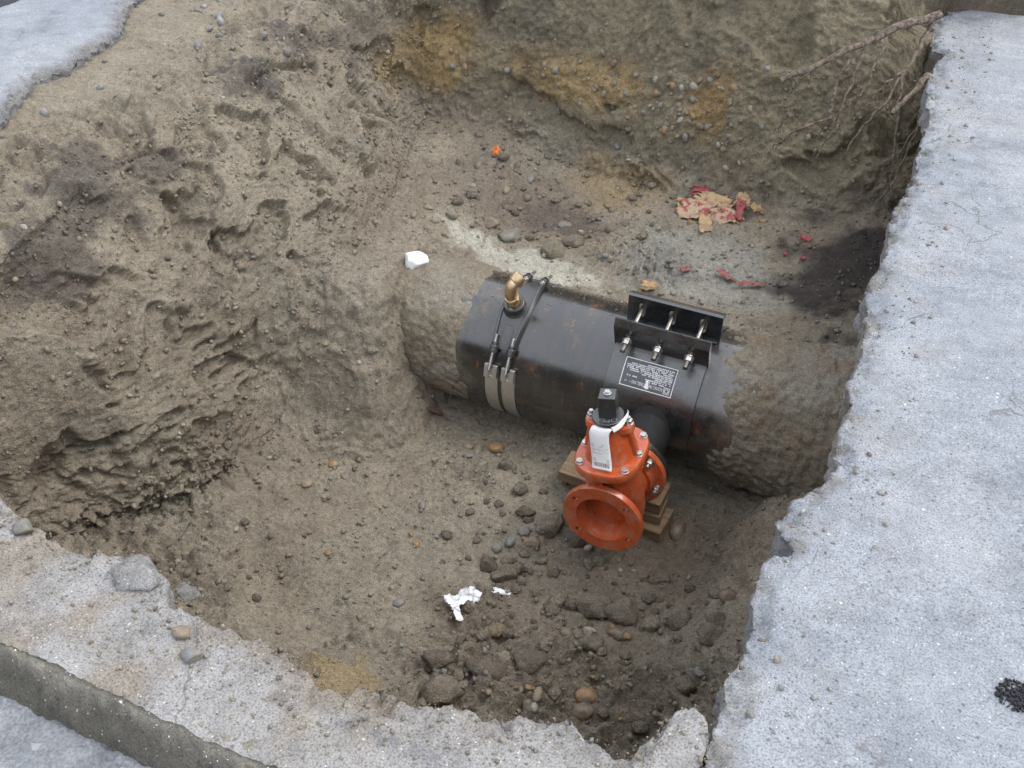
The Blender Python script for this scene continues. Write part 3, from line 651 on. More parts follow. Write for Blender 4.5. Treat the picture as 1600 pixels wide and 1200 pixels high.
# ------------------------------------------------------------------ service saddle with two stainless straps
sad = empty('service_saddle', (-1.285, 2.95, -1.19)); tag(sad, 'black double strap service saddle with threaded outlet on top of the pipe', 'pipe saddle')
A0, A1, PB = -13, 57, 23
def tangent(phi): a = R(phi); return Vector((0, -math.cos(a), -math.sin(a)))
b = MB(); rings = []
for i in range(41):
    p = A0 + (A1 - A0) * i / 40; wdt = .054 + .010 * math.cos((p - PB) / 35 * math.pi) * .5
    th = .015 + .005 * math.exp(-((p - PB) / 12) ** 2)
    rings.append([cyl(-1.285 - wdt, p, .2747), cyl(-1.285 + wdt, p, .2747), cyl(-1.285 + wdt, p, .2747 + th), cyl(-1.285 - wdt, p, .2747 + th)])
b.loft(rings); under(b.build('saddle_body', M_CAST, bevel=.002), sad)
for s_ in (-1, 1):                                                          # raised edge ribs
    bb = MB(); rg = []
    for i in range(31):
        p = A0 + 3 + (A1 - A0 - 4) * i / 30; xx = -1.285 + s_ * (.046 + .005 * math.cos((p - PB) / 35 * math.pi))
        rg.append([cyl(xx - .007, p, .284), cyl(xx + .007, p, .284), cyl(xx + .005, p, .299), cyl(xx - .005, p, .299)])
    under(bb.loft(rg).build('rib', M_CAST, bevel=.0015), sad)
w0 = MB()
for xx in (-1.305, -1.265): arc(w0, xx - .003, xx + .003, 37, 56, .283, .292, 12)
arc(w0, -1.308, -1.262, 36.3, 37.5, .283, .292, 3); under(w0.build('window_rim', M_CAST, bevel=.001), sad)
BD = Vector((0, -math.sin(R(PB)), math.cos(R(PB)))); BO = cyl(-1.290, PB, .28)
under(MB().lathe([(.050, 0), (.046, .012), (.041, .018), (.041, .046), (.038, .050), (.026, .050), (.026, .044)], BO, BD, 40).build('outlet_boss', M_CAST, bevel=.0012), sad)
MK = frame(BD, (1, 0, 0)); lt, lf = text_geo('IW', .011)
ly = (Vector((0, -1, 0)) - BD * Vector((0, -1, 0)).dot(BD)).normalized(); lx = Vector((1, 0, 0))
lm = MB().add([BO + BD * .0506 + ly * (.0335) - ly * v[1] * .8 + lx * (v[0] - .006) for v in lt], lf)
under(lm.build('lettering', M_WHITEPRINT, angle=None), sad)
def strap_end(x, phi, side, rear=False):
    """stud, nut and ear at one strap; side +1 front, -1 rear"""
    T = tangent(phi) * side; ctr = cyl(x, phi, .297)
    e = MB(); e.lathe([(.0165, -.013), (.0165, .013)], ctr, T, 20); under(e.build('ear', M_CAST, bevel=.002), sad)
    s0, s1 = (-.055, .085) if side > 0 else (-.035, .07)
    st = under(MB().cyl(ctr + T * s0, ctr + T * s1, .0068, n=14).build('stud', M_STEEL, bevel=.001), sad)
    nb = MB(); hexa(nb, ctr - T * .013, -T, .0125, .013, rot=.3); nb.lathe([(.0155, 0), (.0155, .003)], ctr + T * .013, T, 20)
    n_ = nb.build('nut', M_CAST if side > 0 else M_STEEL, bevel=.001); n_.parent = st; n_.data.transform(Matrix.Translation(-sad.location))
for x in (-1.318, -1.248):
    strap_end(x, A1, 1); strap_end(x, A0, -1)
for x0, x1 in ((-1.345, -1.291), (-1.274, -1.219)):
    xm = (x0 + x1) / 2
    so2 = under(arc(MB(), x0, x1, 74, 332, .2755, .2785, 90).build('strap', M_STAIN, bevel=.0006), sad)
    cb2 = MB()
    for s_ in (-1, 1):
        xx = xm + s_ * .0165; arc(cb2, xx - .0105, xx + .0105, 70, 81, .2786, .2950, 6)
    arc(cb2, x0 + .002, x1 - .002, 79.5, 81.5, .2786, .288, 3)
    cl = cb2.build('strap_clevis', M_STAIN, bevel=.0015); cl.parent = so2; cl.data.transform(Matrix.Translation(-sad.location))
# ------------------------------------------------------------------ brass elbow screwed in the saddle
def sweep(pts, rad, n=24):
    pts = [Vector(p) for p in pts]; rings = []; X_ = Vector((1, 0, 0))
    for i, p in enumerate(pts):
        t = (pts[min(i + 1, len(pts) - 1)] - pts[max(i - 1, 0)]).normalized(); X_ = (X_ - t * X_.dot(t)).normalized(); Y_ = t.cross(X_)
        rings.append([p + (X_ * math.cos(2 * math.pi * k / n) + Y_ * math.sin(2 * math.pi * k / n)) * rad[i] for k in range(n)])
    return rings
elb = empty('brass_elbow', BO + BD * .045); tag(elb, 'brass pipe elbow standing on the black saddle', 'pipe fitting')
e0 = BO + BD * .045
nb = MB(); hexa(nb, e0 + BD * .006, BD, .0275, .024, .2); nb.lathe([(.021, -.004), (.021, .006)], e0, BD, 24); under(nb.build('hex_nipple', M_BRASS, bevel=.0015), elb)
D2 = Vector((.44, .62, .50)).normalized(); k0 = e0 + BD * .028; kk = e0 + BD * .090 + Vector((-.010, 0, 0)); pts, rad = [], []
for i in range(22):
    t = i / 21; p = k0 * (1 - t) ** 2 + 2 * kk * t * (1 - t) + (kk + D2 * .052) * t ** 2; pts.append(p); rad.append(.0215 + .0045 * math.sin(math.pi * t))
under(MB().loft(sweep(pts, rad)).build('elbow_body', M_BRASS), elb)
dA = (pts[1] - pts[0]).normalized(); dB = (pts[-1] - pts[-2]).normalized()
under(MB().lathe([(.0275, -.004), (.0290, 0), (.0290, .013), (.026, .018)], pts[0] - dA * .002, dA, 30).build('collar', M_BRASS, bevel=.001), elb)
under(MB().lathe([(.026, -.020), (.0292, -.015), (.0292, .013), (.0285, .016), (.0205, .016), (.0195, -.012)], pts[-1] + dB * .002, dB, 30).build('collar', M_BRASS, bevel=.001), elb)
for s_ in (-1, 1): under(MB().lathe([(.008, 0), (.0065, .010)], k0 + BD * .012 + Vector((s_ * .022, -.006 * s_, 0)), (s_, -.3, .1), 14).build('boss', M_BRASS, bevel=.0015), elb)

# ------------------------------------------------------------------ orange gate valve
TILT = R(-7.5); VC = Vector((VX, 2.328, PIPE_Z)); RT = Matrix.Rotation(TILT, 3, 'Y')
val = empty('gate_valve', VC - RT @ Vector((0, 0, .15)), (0, TILT, 0)); tag(val, 'orange cast iron gate valve with open flanged outlet, bolted to the black pipe', 'valve')
Zc = .15
def ell(rx, ry, z, n=48, e=2., cx=0, cy=0):
    o = []
    for i in range(n):
        a = 2 * math.pi * i / n; c_, s_ = math.cos(a), math.sin(a)
        o.append(Vector((cx + rx * math.copysign(abs(c_) ** (2 / e), c_), cy + ry * math.copysign(abs(s_) ** (2 / e), s_), z + Zc)))
    return o
bd = MB()
bd.loft([ell(.04, .035, -.128), ell(.075, .058, -.118), ell(.097, .070, -.09), ell(.104, .074, -.03), ell(.104, .075, .05), ell(.098, .078, .12), ell(.094, .085, .150), ell(.098, .100, .168), ell(.104, .118, .176)])
FL = .1335
bd.lathe([(.100, FL - .030), (.094, FL - .045), (.086, FL - .075), (.085, .0), (.085, -.02)], (0, 0, Zc), (0, 1, 0), 48)
body = bd.build('body', M_ORANGE, val, angle=50)
bore = MB().lathe([(.0, .02), (.0001, .02), (.074, .02), (.076, .07), (.078, FL - .030), (.088, FL - .022), (.092, FL + .02)], (0, 0, Zc), (0, -1, 0), 48)
fr = MB().lathe([(.100, FL - .085), (.098, FL - .06), (.104, FL - .034), (.116, FL - .027), (.138, FL - .025), (.1405, FL - .021), (.1405, FL - .002), (.1385, FL), (.094, FL), (.091, FL - .004), (.089, FL - .020), (.078, FL - .032), (.075, FL - .100), (.060, FL - .112), (.0005, FL - .114)], (0, 0, Zc), (0, -1, 0), 72, cap0=False, cap1=False).build('outlet_flange', M_ORANGE, None, angle=35)
fr_h = [MB().cyl((.114 * math.cos(a), -FL - .02, Zc + .114 * math.sin(a)), (.114 * math.cos(a), -FL + .045, Zc + .114 * math.sin(a)), .0115, n=18) for a in (R(38), R(142), R(218), R(322))]
# the flange plate is a closed ring so that its bolt holes can be cut
fr_ring = MB().lathe([(.092, FL - .0255), (.138, FL - .0255), (.1405, FL - .022), (.1405, FL - .003), (.1385, FL), (.092, FL)], (0, 0, Zc), (0, -1, 0), 72, cap0=False, cap1=False)
n72 = 72; fr_ring.f += [tuple((5 * n72 + i, 5 * n72 + (i + 1) % n72, (i + 1) % n72, i)) for i in range(n72)]
bpy.data.objects.remove(fr)
flo_ = cut(fr_ring.build('outlet_flange', M_ORANGE, None), fr_h); flo_.parent = val
MB().lathe([(.088, FL - .075), (.094, FL - .050), (.103, FL - .031), (.108, FL - .0255)], (0, 0, Zc), (0, -1, 0), 64, cap0=False, cap1=False).build('hub', M_ORANGE, flo_)
MB().lathe([(.0922, FL - .0015), (.0905, FL - .006), (.088, FL - .020), (.079, FL - .032), (.0765, FL - .105), (.060, FL - .116), (.0005, FL - .118)], (0, 0, Zc), (0, -1, 0), 64, cap0=False, cap1=False).build('bore', M_ORANGE, val)
# the body must not plug the bore
cut(body, [MB().cyl((0, -FL - .02, Zc), (0, -FL + .119, Zc), .0772, n=48)])
rf = MB().lathe([(.100, FL - .055), (.106, FL - .032), (.116, FL - .027), (.138, FL - .025), (.1405, FL - .021), (.1405, FL - .003), (.1385, FL - .001)], (0, 0, Zc), (0, 1, 0), 64).build('inlet_flange', M_ORANGE, val)
for a in (R(40), R(-20), R(-60), R(140), R(220)):
    c_ = Vector((.116 * math.cos(a), FL - .025, Zc + .116 * math.sin(a)))
    hb = MB(); hexa(hb, c_, (0, -1, 0), .0155, .017, a); hb.cyl(c_ - Vector((0, .017, 0)), c_ - Vector((0, .030, 0)), .0085, n=12); hb.lathe([(.019, -.001), (.019, .002)], c_, (0, -1, 0), 20)
    hb.build('bolt', M_STEEL, val, bevel=.001)
MB().add([(-.006, -.055, Zc + .06), (.006, -.055, Zc + .06), (.006, -FL + .022, Zc + .105), (-.006, -FL + .022, Zc + .105), (-.006, -.055, Zc + .178), (.006, -.055, Zc + .178), (.005, -FL + .016, Zc + .178), (-.005, -FL + .016, Zc + .178)], [(0, 1, 2, 3), (4, 7, 6, 5), (0, 4, 5, 1), (1, 5, 6, 2), (2, 6, 7, 3), (3, 7, 4, 0)]).build('web', M_ORANGE, val, bevel=.003)
BE = 2.7
MB().loft([ell(.108, .130, .172, 72, BE), ell(.113, .136, .176, 72, BE), ell(.114, .137, .190, 72, BE), ell(.112, .135, .200, 72, BE), ell(.109, .132, .2035, 72, BE), ell(.088, .100, .2035, 72, 2.3)]).build('bonnet_flange', M_ORANGE, val, angle=40)
bnl = MB()
bnl.loft([ell(.086, .098, .200, 60, 2.3), ell(.081, .090, .212, 60, 2.2), ell(.074, .078, .245, 60), ell(.066, .064, .280, 60), ell(.060, .054, .300, 60), ell(.058, .050, .312, 60)])
bnl.build('bonnet', M_ORANGE, val, angle=50)
MB().loft([ell(.078, .036, .300, 60, 2.4), ell(.083, .040, .304, 60, 2.4), ell(.083, .040, .322, 60, 2.4), ell(.080, .037, .327, 60, 2.4)]).build('stuffing_plate', M_ORANGE, val, angle=40)
for s_ in (-1, 1):                                                          # ribs running down the bonnet under the plate ears
    MB().add([(s_ * .05, -.011, Zc + .21), (s_ * .096, -.011, Zc + .2), (s_ * .074, -.011, Zc + .304), (s_ * .05, -.011, Zc + .304), (s_ * .05, .011, Zc + .21), (s_ * .096, .011, Zc + .2), (s_ * .074, .011, Zc + .304), (s_ * .05, .011, Zc + .304)], [(0, 1, 2, 3), (7, 6, 5, 4), (0, 4, 5, 1), (1, 5, 6, 2), (2, 6, 7, 3), (3, 7, 4, 0)]).build('rib', M_ORANGE, val, bevel=.004)
    hb = MB(); c_ = Vector((s_ * .064, .004, Zc + .327)); hb.lathe([(.0165, 0), (.0165, .003)], c_, (0, 0, 1), 20); hexa(hb, c_ + Vector((0, 0, .003)), (0, 0, 1), .0145, .012, .4); hb.cyl(c_, c_ + Vector((0, 0, .026)), .0075, n=12)
    hb.build('bolt', M_STEEL, val, bevel=.001)
for x, y in ((-.078, -.092), (.078, -.092), (.078, .092), (-.078, .092), (.094, 0), (-.094, 0)):
    hb = MB(); c_ = Vector((x, y, Zc + .2035)); hexa(hb, c_, (0, 0, 1), .0125, .011, x * 7 + .2); hb.lathe([(.0145, 0), (.0145, .002)], c_, (0, 0, 1), 18); hb.build('bolt', M_STEEL, val, bevel=.0012)
MB().loft([ell(.038, .034, .325, 40), ell(.036, .032, .345, 40)]).build('stem_collar', M_CAST, val)
disc = MB().loft([ell(.050, .052, .345, 48, 2, 0, -.009), ell(.052, .054, .347, 48, 2, 0, -.009), ell(.052, .054, .356, 48, 2, 0, -.009), ell(.050, .052, .358, 48, 2, 0, -.009)]).build('direction_disc', M_CAST, val)
ov, of_ = text_geo('OPEN', .0185); wm = max(v[0] for v in ov); ob = MB(); vv = []
for v in ov:                                                                # lettering round the rim, read from behind the valve
    th = R(-90 + 8) - (v[0] / wm - .5) * 1.75; rr_ = .036 + v[1] * 1.25; vv.append((rr_ * math.cos(-th + math.pi) * -1 if False else rr_ * math.cos(th), rr_ * math.sin(th), Zc + .3588))
ob.add(vv, of_); ob.build('lettering', NT('raised_letters').out((.2, .2, .21), .5), disc, angle=None)
nutm = MB(); Rz = Matrix.Rotation(R(12), 3, 'Z')
def sq(h, z): return [Rz @ Vector((x * h, y * h, 0)) + Vector((0, 0, z + Zc)) for x, y in ((-1, -1), (1, -1), (1, 1), (-1, 1))]
nutm.loft([sq(.0295, .355), sq(.0295, .368), sq(.0295, .40), sq(.0275, .437)]); nt2 = nutm.build('operating_nut', M_CAST, val, bevel=.003)
hb = MB(); c_ = Vector((0, 0, Zc + .438)); hb.lathe([(.0135, 0), (.0135, .0025)], c_, (0, 0, 1), 22); hexa(hb, c_, (0, 0, 1), .0105, .010, .3); hb.build('cap_bolt', M_STEEL, nt2, bevel=.001)
# paper tag hung round the nut, falling over the bonnet
def strip(path, width, n=24, side=Vector((1, 0, 0)), curl=.004):
    path = [Vector(p) for p in path]; L = [0]
    for a, b2 in zip(path, path[1:]): L.append(L[-1] + (b2 - a).length)
    vs = []; m = 9
    for i in range(n + 1):
        s_ = L[-1] * i / n; k = max(j for j in range(len(L) - 1) if L[j] <= s_ + 1e-9); t = (s_ - L[k]) / (L[k + 1] - L[k])
        p0, p1, p2, p3 = path[max(k - 1, 0)], path[k], path[k + 1], path[min(k + 2, len(path) - 1)]
        p = .5 * ((2 * p1) + (p2 - p0) * t + (2 * p0 - 5 * p1 + 4 * p2 - p3) * t * t + (3 * p1 - p0 - 3 * p2 + p3) * t ** 3)
        for j in range(m):
            q_ = j / (m - 1) - .5; wd = width if not callable(width) else width(i / n)
            vs.append(p + side * wd * q_ + Vector((0, -1, .4)) * curl * (1 - 4 * q_ * q_) * math.sin(math.pi * i / n))
    return vs, [(i * m + j, i * m + j + 1, (i + 1) * m + j + 1, (i + 1) * m + j) for i in range(n) for j in range(m - 1)], m
tg = empty('paper_tag', val.location, (0, TILT, 0)); tag(tg, 'white printed paper tag hanging from the black nut of the orange valve', 'tag')
tp = [(.000, -.052, Zc + .341), (-.003, -.064, Zc + .342), (-.008, -.074, Zc + .328), (-.006, -.082, Zc + .300), (0, -.092, Zc + .262), (.006, -.104, Zc + .232), (.010, -.117, Zc + .214)]
sv, sf, sm_ = strip(tp, .066, 36, Vector((1, .06, -.06)), .005)
sh = MB().add(sv, sf).build('sheet', M_PAPER, tg); so3 = sh.modifiers.new('thick', 'SOLIDIFY'); so3.thickness = .0006
sv2, sf2, _ = strip([(.030, -.058, Zc + .341), (.048, -.040, Zc + .346), (.058, -.016, Zc + .353), (.063, .004, Zc + .364), (.062, .010, Zc + .374)], lambda t: .026 * (1 - .75 * t), 18, Vector((-.55, .25, .75)).normalized(), .001)
s2 = MB().add(sv2, sf2).build('sheet', M_PAPER, tg); s2.modifiers.new('thick', 'SOLIDIFY').thickness = .0006
pm = MB(); rr = random.Random(9)
def tpt(i, j): 
    i = min(max(i, 0), 35.999); a, c_ = int(i), i - int(i); j = min(max(j, 0), 7.999); d_, e_ = int(j), j - int(j)
    g = lambda u, v: Vector(sv[u * sm_ + v])
    return (g(a, d_) * (1 - e_) + g(a, d_ + 1) * e_) * (1 - c_) + (g(a + 1, d_) * (1 - e_) + g(a + 1, d_ + 1) * e_) * c_ + Vector((0, -.0010, .0009))
def pq(i0, i1, j0, j1): pm.add([tpt(i0, j0), tpt(i0, j1), tpt(i1, j1), tpt(i1, j0)], [(0, 1, 2, 3)])
for i in (16, 17, 18, 19, 20.2, 21.2, 22.2, 23.2): pq(i, i + .22, .8, rr.uniform(4.5, 7.3))
for i in (27.5, 29): pq(i, i + .4, .8, 7.2)
j = .8
while j < 7.2: wd = rr.uniform(.06, .2); pq(30.5, 33.4, j, j + wd); j += wd + rr.uniform(.08, .22)
pm.build('print', M_DARKPRINT, tg, angle=None)

# ------------------------------------------------------------------ wood packing under the valve neck
def board(name, x0, x1, y0, y1, z0, z1, rz, label, seed):
    rr = random.Random(seed); b = MB(); n = 10; rings = []
    for i in range(n + 1):
        x = (x0 - x1) / 2 + (x1 - x0) * i / n; e_ = [rr.uniform(-.0025, .0025) for _ in range(8)]
        hx, hz = (y1 - y0) / 2, (z1 - z0)
        rings.append([(x + e_[0] * 2, -hx + e_[1], e_[2]), (x + e_[3], hx + e_[4], e_[5]), (x, hx + e_[1], hz + e_[6]), (x + e_[7] * 2, -hx + e_[0], hz + e_[2])])
    o = b.loft(rings).build(name, M_WOOD, bevel=.002); o.location = ((x0 + x1) / 2, (y0 + y1) / 2, z0); o.rotation_euler = (0, 0, R(rz)); return tag(o, label, 'wood')
board('wood_block', -.952, -.552, 2.478, 2.605, -1.097, -1.052, -1.5, 'topmost rough wooden board wedged crosswise under the orange valve', 1)
board('wood_block', -.80, -.545, 2.455, 2.57, -1.132, -1.099, 2.5, 'thin wooden board in the middle of the stack under the valve', 2)
board('wood_block', -.83, -.520, 2.425, 2.56, -1.178, -1.134, -3, 'lowest splintered wooden board of the stack under the valve', 3)
# ------------------------------------------------------------------ stones, clods, rubbish and roots
def lumpy(name, seed, sc=(1, 1, 1), amp=.12, fr=1.6, facet=0., sub=3, col=(.2, .17, .13), mat=None, fine=.03, size=1.):
    bm = bmesh.new(); bmesh.ops.create_icosphere(bm, subdivisions=sub, radius=1); me = bpy.data.meshes.new(name); bm.to_mesh(me); bm.free()
    n = len(me.vertices); v = np.empty(n * 3, np.float32); me.vertices.foreach_get('co', v); v = v.reshape(-1, 3); rg = np.random.default_rng(seed)
    r = 1 + amp * fbm(v * fr + seed * 3.7, 3, seed) + fine * fbm(v * 6 + seed, 2, seed + 5); u = v * r[:, None]
    if facet:
        for k in range(9):
            d_ = rg.normal(size=3); d_ /= np.linalg.norm(d_); h = rg.uniform(.55, .85); ex = np.maximum(u @ d_ - h, 0); u = u - ex[:, None] * d_ * facet
    u = u * np.array(sc) * size; me.vertices.foreach_set('co', u.astype(np.float32).ravel())
    me.polygons.foreach_set('use_smooth', [True] * len(me.polygons)); me.update()
    c = np.ones((n, 4), np.float32); c[:, :3] = np.array(col) * (1 + .25 * fbm(u / size * 2, 3, seed + 9))[:, None]
    a = me.color_attributes.new('Col', 'FLOAT_COLOR', 'POINT'); a.data.foreach_set('color', c.ravel()); me.materials.append(mat or PEB); return me
WETP = m_pebble('wet_pebble', .3)
COLS = dict(brown=(.175, .13, .09), dark=(.14, .117, .092), tan=(.25, .195, .13), gold=(.29, .165, .06), grey=(.19, .185, .17), blue=(.195, .205, .212), pale=(.36, .34, .29), soil=(.185, .158, .122), black=(.05, .048, .047), olive=(.18, .16, .118))
def put(o, x, y, size, rz=0, sink=.3, z=None, tilt=0, base=None):
    o.scale = (size / (base or size),) * 3; o.rotation_euler = (tilt, tilt * .6, rz); zz = drop(x, y)[0].z if z is None else z
    o.location = (x, y, zz + size * (.55 - sink)); return o
def stone(x, y, size, col, shape, label, seed, rz=0, sink=.42, z=None, cat='stone', name='stone', tilt=0):
    """shape: p rounded pebble, l long pebble, a angular piece, c crumbly clod"""
    kw = dict(p=dict(sc=(1, .8, .62), amp=.2, fine=.03, facet=.4), l=dict(sc=(.62, 1.15, .55), amp=.14, fine=.02, facet=.3), a=dict(sc=(1, .78, .6), amp=.3, facet=1., fine=.06), c=dict(sc=(1, .8, .62), amp=.45, facet=1., fine=.14, fr=1.3))[shape]
    me = lumpy(name, seed, col=COLS[col], mat=SOIL if shape == 'c' else (WETP if col in ('gold', 'brown') else PEB), size=size, **kw)
    return tag(put(link(name, me), x, y, size, rz, sink, z, tilt), label, cat)
ST = [(-1.77, 2.209, .024, 'gold', 'p', 'shiny orange-brown pebble alone on the sandy left floor', .3), (-1.802, 2.079, .026, 'tan', 'p', 'flat tan pebble below the shiny orange-brown one on the left floor', 1.),
      (-1.37, 2.56, .021, 'tan', 'p', 'small tan pebble left in the cluster by the pipe', 0), (-1.33, 2.565, .031, 'olive', 'l', 'long olive pebble standing in the cluster by the pipe', .2), (-1.264, 2.60, .033, 'gold', 'p', 'golden brown pebble right in the cluster by the pipe', .4),
      (-1.345, 2.51, .022, 'grey', 'a', 'grey chip below the pebble cluster by the pipe', .6), (-1.274, 2.49, .026, 'olive', 'l', 'grey-olive long pebble lowest in the cluster by the pipe', -.5), (-1.379, 2.2, .022, 'grey', 'l', 'lone grey pebble on the smooth sand in mid floor', .5),
      (-1.247, 1.787, .021, 'blue', 'p', 'dark blue-grey pebble left of the white plastic scrap', .4), (-1.315, 2.037, .018, 'gold', 'p', 'small golden pebble on the sand left of the blue stones', 2), (-1.048, 2.145, .021, 'blue', 'p', 'lowest of three blue-grey stones left of the valve', .2), (-1.013, 2.187, .026, 'blue', 'p', 'middle of three blue-grey stones left of the valve', 1.2),
      (-.985, 2.245, .026, 'grey', 'a', 'topmost rough blue-grey stone left of the valve', .7), (-.943, 2.215, .032, 'tan', 'a', 'tan square stone beside the blue-grey stones', .3), (-.532, 1.709, .042, 'gold', 'p', 'large golden oval cobble near the front kerb', .3), (-.517, 1.648, .040, 'brown', 'p', 'round brown cobble just below the golden oval cobble', .8),
      (-.664, 1.634, .026, 'tan', 'l', 'tan long pebble left of the golden oval cobble', .2), (-.484, 2.50, .050, 'brown', 'l', 'long brown stone standing right of the wood blocks', .1), (-.567, 2.44, .022, 'olive', 'p', 'small olive pebble under the wood blocks', .1), (-.224, 2.175, .036, 'brown', 'p', 'smooth reddish-brown cobble by the broken slab edge', .3),
      (-.225, 1.84, .022, 'blue', 'a', 'lone blue-grey chip on the slope by the slab edge', .2), (-.676, 1.9, .024, 'olive', 'p', 'olive pebble left in the row below the twin clods', .2), (-.605, 1.93, .026, 'pale', 'a', 'pale grey chip in the row below the twin clods', .2), (-.49, 1.965, .02, 'gold', 'p', 'small golden pebble right in the row below the twin clods', .2),
      (-.523, 1.962, .03, 'brown', 'a', 'brown wedge stone in the row below the twin clods', .3), (-1.664, 3.384, .048, 'brown', 'a', 'brown angular stone beside the pale broken lump behind the pipe', .3), (-1.57, 3.394, .058, 'grey', 'a', 'pale broken angular lump behind the brass elbow', 1.2), (-1.4, 3.608, .036, 'grey', 'a', 'grey angular stone on the dark soil behind the pipe', .5),
      (-1.794, 3.476, .032, 'black', 'a', 'black angular stone left behind the pipe', .5), (-1.88, 3.724, .036, 'dark', 'l', 'dark long stone below the orange scrap, near the left wall', .3), (-1.665, 3.83, .034, 'grey', 'l', 'shiny grey long pebble upright at the foot of the back wall', .2), (-1.707, 3.649, .030, 'tan', 'l', 'tan long stone among dark soil behind the pipe', .3),
      (-1.923, 3.193, .022, 'tan', 'l', 'yellow-tan pebble upright above the white foam lump', .2), (-1.902, 3.28, .024, 'tan', 'p', 'tan pebble farther up behind the white foam lump', .2), (-1.79, 3.28, .030, 'olive', 'p', 'olive stone at the edge of the pale sand', .2), (-1.8, 3.76, .026, 'black', 'a', 'black lump just below the orange scrap', 1),
      (-1.464, 3.575, .026, 'black', 'p', 'black stone next to the grey angular stone behind the pipe', 1), (-.414, 3.533, .026, 'black', 'p', 'smooth black stone on grey sand at the right', .4), (-.955, 3.90, .022, 'pale', 'p', 'pale green-grey pebble left of the torn paper sack', .3), (-.60, 3.93, .018, 'gold', 'p', 'small yellow pebble right of the torn paper sack', .3),
      (-1.83, 3.20, .019, 'tan', 'p', 'small tan pebble at the left tip of the pale sand', .3), (-1.27, 2.10, .014, 'grey', 'p', 'tiny grey pebble right of the small golden pebble', 0)]
for i, (x, y, s, c, sh_, lab, rz) in enumerate(ST): stone(x, y, s, c, sh_, lab, 200 + i, rz)
CL = [(-1.181, 2.521, .040, 'soil', 'brown clod below the pebble cluster by the pipe', 0), (-1.041, 2.057, .046, 'dark', 'dark clod left of the tall pale clod in front of the valve', .4), (-.973, 2.055, .056, 'olive', 'tall pale clod below the blue-grey stones', .8), (-.906, 2.315, .066, 'soil', 'long flat clod left of the valve outlet', .3), (-.80, 2.30, .046, 'dark', 'dark clod tucked under the valve outlet', .3),
      (-.617, 2.045, .078, 'soil', 'left of the two big flat clods in front of the valve', .5), (-.531, 2.06, .074, 'soil', 'right of the two big flat clods in front of the valve', .9), (-.936, 1.513, .068, 'soil', 'big rounded clod at the front kerb edge', .2), (-.866, 1.671, .068, 'dark', 'big dark clod below the white plastic scrap', .3), (-.746, 1.754, .07, 'dark', 'wide dark clod right of the big dark clod', .7),
      (-1.004, 1.61, .052, 'dark', 'low dark clod left of the big dark clod', .5), (-.471, 2.251, .040, 'soil', 'lone brown clod right of the valve outlet', .5), (-.226, 2.047, .044, 'olive', 'flat clod near the slab edge, upper of two', .5), (-.222, 1.98, .05, 'soil', 'flat clod near the slab edge, lower of two', .1), (-.586, 1.881, .042, 'soil', 'brown clod below the row of pebbles', .9),
      (-.891, 1.821, .036, 'tan', 'small tan clod right of the white plastic scrap', .3), (-1.353, 3.364, .066, 'olive', 'wide sandy clod behind the saddle', .5), (-1.30, 3.46, .05, 'soil', 'sandy clod right of the wide sandy clod behind the pipe', .5), (-1.02, 2.33, .042, 'dark', 'dark crumbling clod above the blue-grey stones', .5), (-1.08, 2.42, .038, 'soil', 'ragged clod between pebble cluster and blue-grey stones', .5)]
for i, (x, y, s, c, lab, rz) in enumerate(CL): stone(x, y, s, c, 'c', lab, 300 + i, rz, cat='clod', name='soil_clod', sink=.35)
def concrete_piece(o):
    a = o.data.color_attributes['Col']; a.data.foreach_set('color', np.full(len(o.data.vertices) * 4, .85, np.float32)); o.data.materials[0] = LEDGE
for i, (x, y, s, c, lab, rz) in enumerate([(-1.225, .87, .055, 'grey', 'broken grey concrete lump at the rim of the kerb ledge', .4), (-1.007, .758, .026, 'blue', 'blue-grey wedge stone lying on the kerb ledge', .8), (-1.53, .868, .026, 'grey', 'grey chip at the left rim of the kerb ledge', .2), (-1.06, .795, .022, 'tan', 'flat brownish stone on the kerb ledge', .3)]):
    o = stone(x, y, s, c, 'c' if i == 0 else 'a', lab, 330 + i, rz, z=0, sink=.45 if i == 0 else .3)
    if i == 0: concrete_piece(o)
h_ = TREE.ray_cast(Vector((0, 0, 1.6)), Vector((-1.857, 1.452, -1.027 - 1.6)).normalized())[0]
concrete_piece(stone(-1.857, 1.452, .05, 'grey', 'c', 'lone grey concrete lump on the soil beyond the kerb ledge', 340, .3))
# many smaller loose clods and pebbles, each its own object, sharing meshes
cm = [lumpy('soil_clod', 400 + i, (1, .8, .66), .45, 2., .8, 2, COLS[('soil', 'soil', 'dark')[i % 3]], SOIL, .14, .02) for i in range(12)]
pm_ = [lumpy('pebble', 430 + i, (1, .8, .62), .16, 1.6, (.9, .2, .7)[i % 3], 2, COLS[('tan', 'grey', 'brown', 'olive', 'blue', 'gold', 'pale')[i % 7]], PEB, .02, .015) for i in range(14)]
rg = random.Random(21)
def cluster(n, meshes, name, box, smin, smax, label, cat, group, sink=.42):
    for i in range(n):
        x, y = rg.uniform(box[0], box[1]), rg.uniform(box[2], box[3]); s = smin + (smax - smin) * rg.random() ** 2.2
        o = link(name, rg.choice(meshes)); put(o, x, y, s, rg.uniform(0, 6), sink, None, rg.uniform(-.3, .3), .02 if name == 'soil_clod' else .015); tag(o, label, cat, group)
cluster(100, cm, 'soil_clod', (-1.05, -.22, 1.5, 2.25), .011, .046, 'small crumbling brown clod in the litter in front of the valve', 'clod', 'small clods in front of the valve')
cluster(30, cm, 'soil_clod', (-1.25, -.8, 2.0, 2.55), .010, .03, 'small brown clod on the floor between pebble cluster and valve', 'clod', 'small clods left of the valve')
cluster(60, cm, 'soil_clod', (-2.0, -1.0, 3.35, 4.05), .010, .034, 'small dark clod in the litter behind the pipe', 'clod', 'small clods behind the pipe')
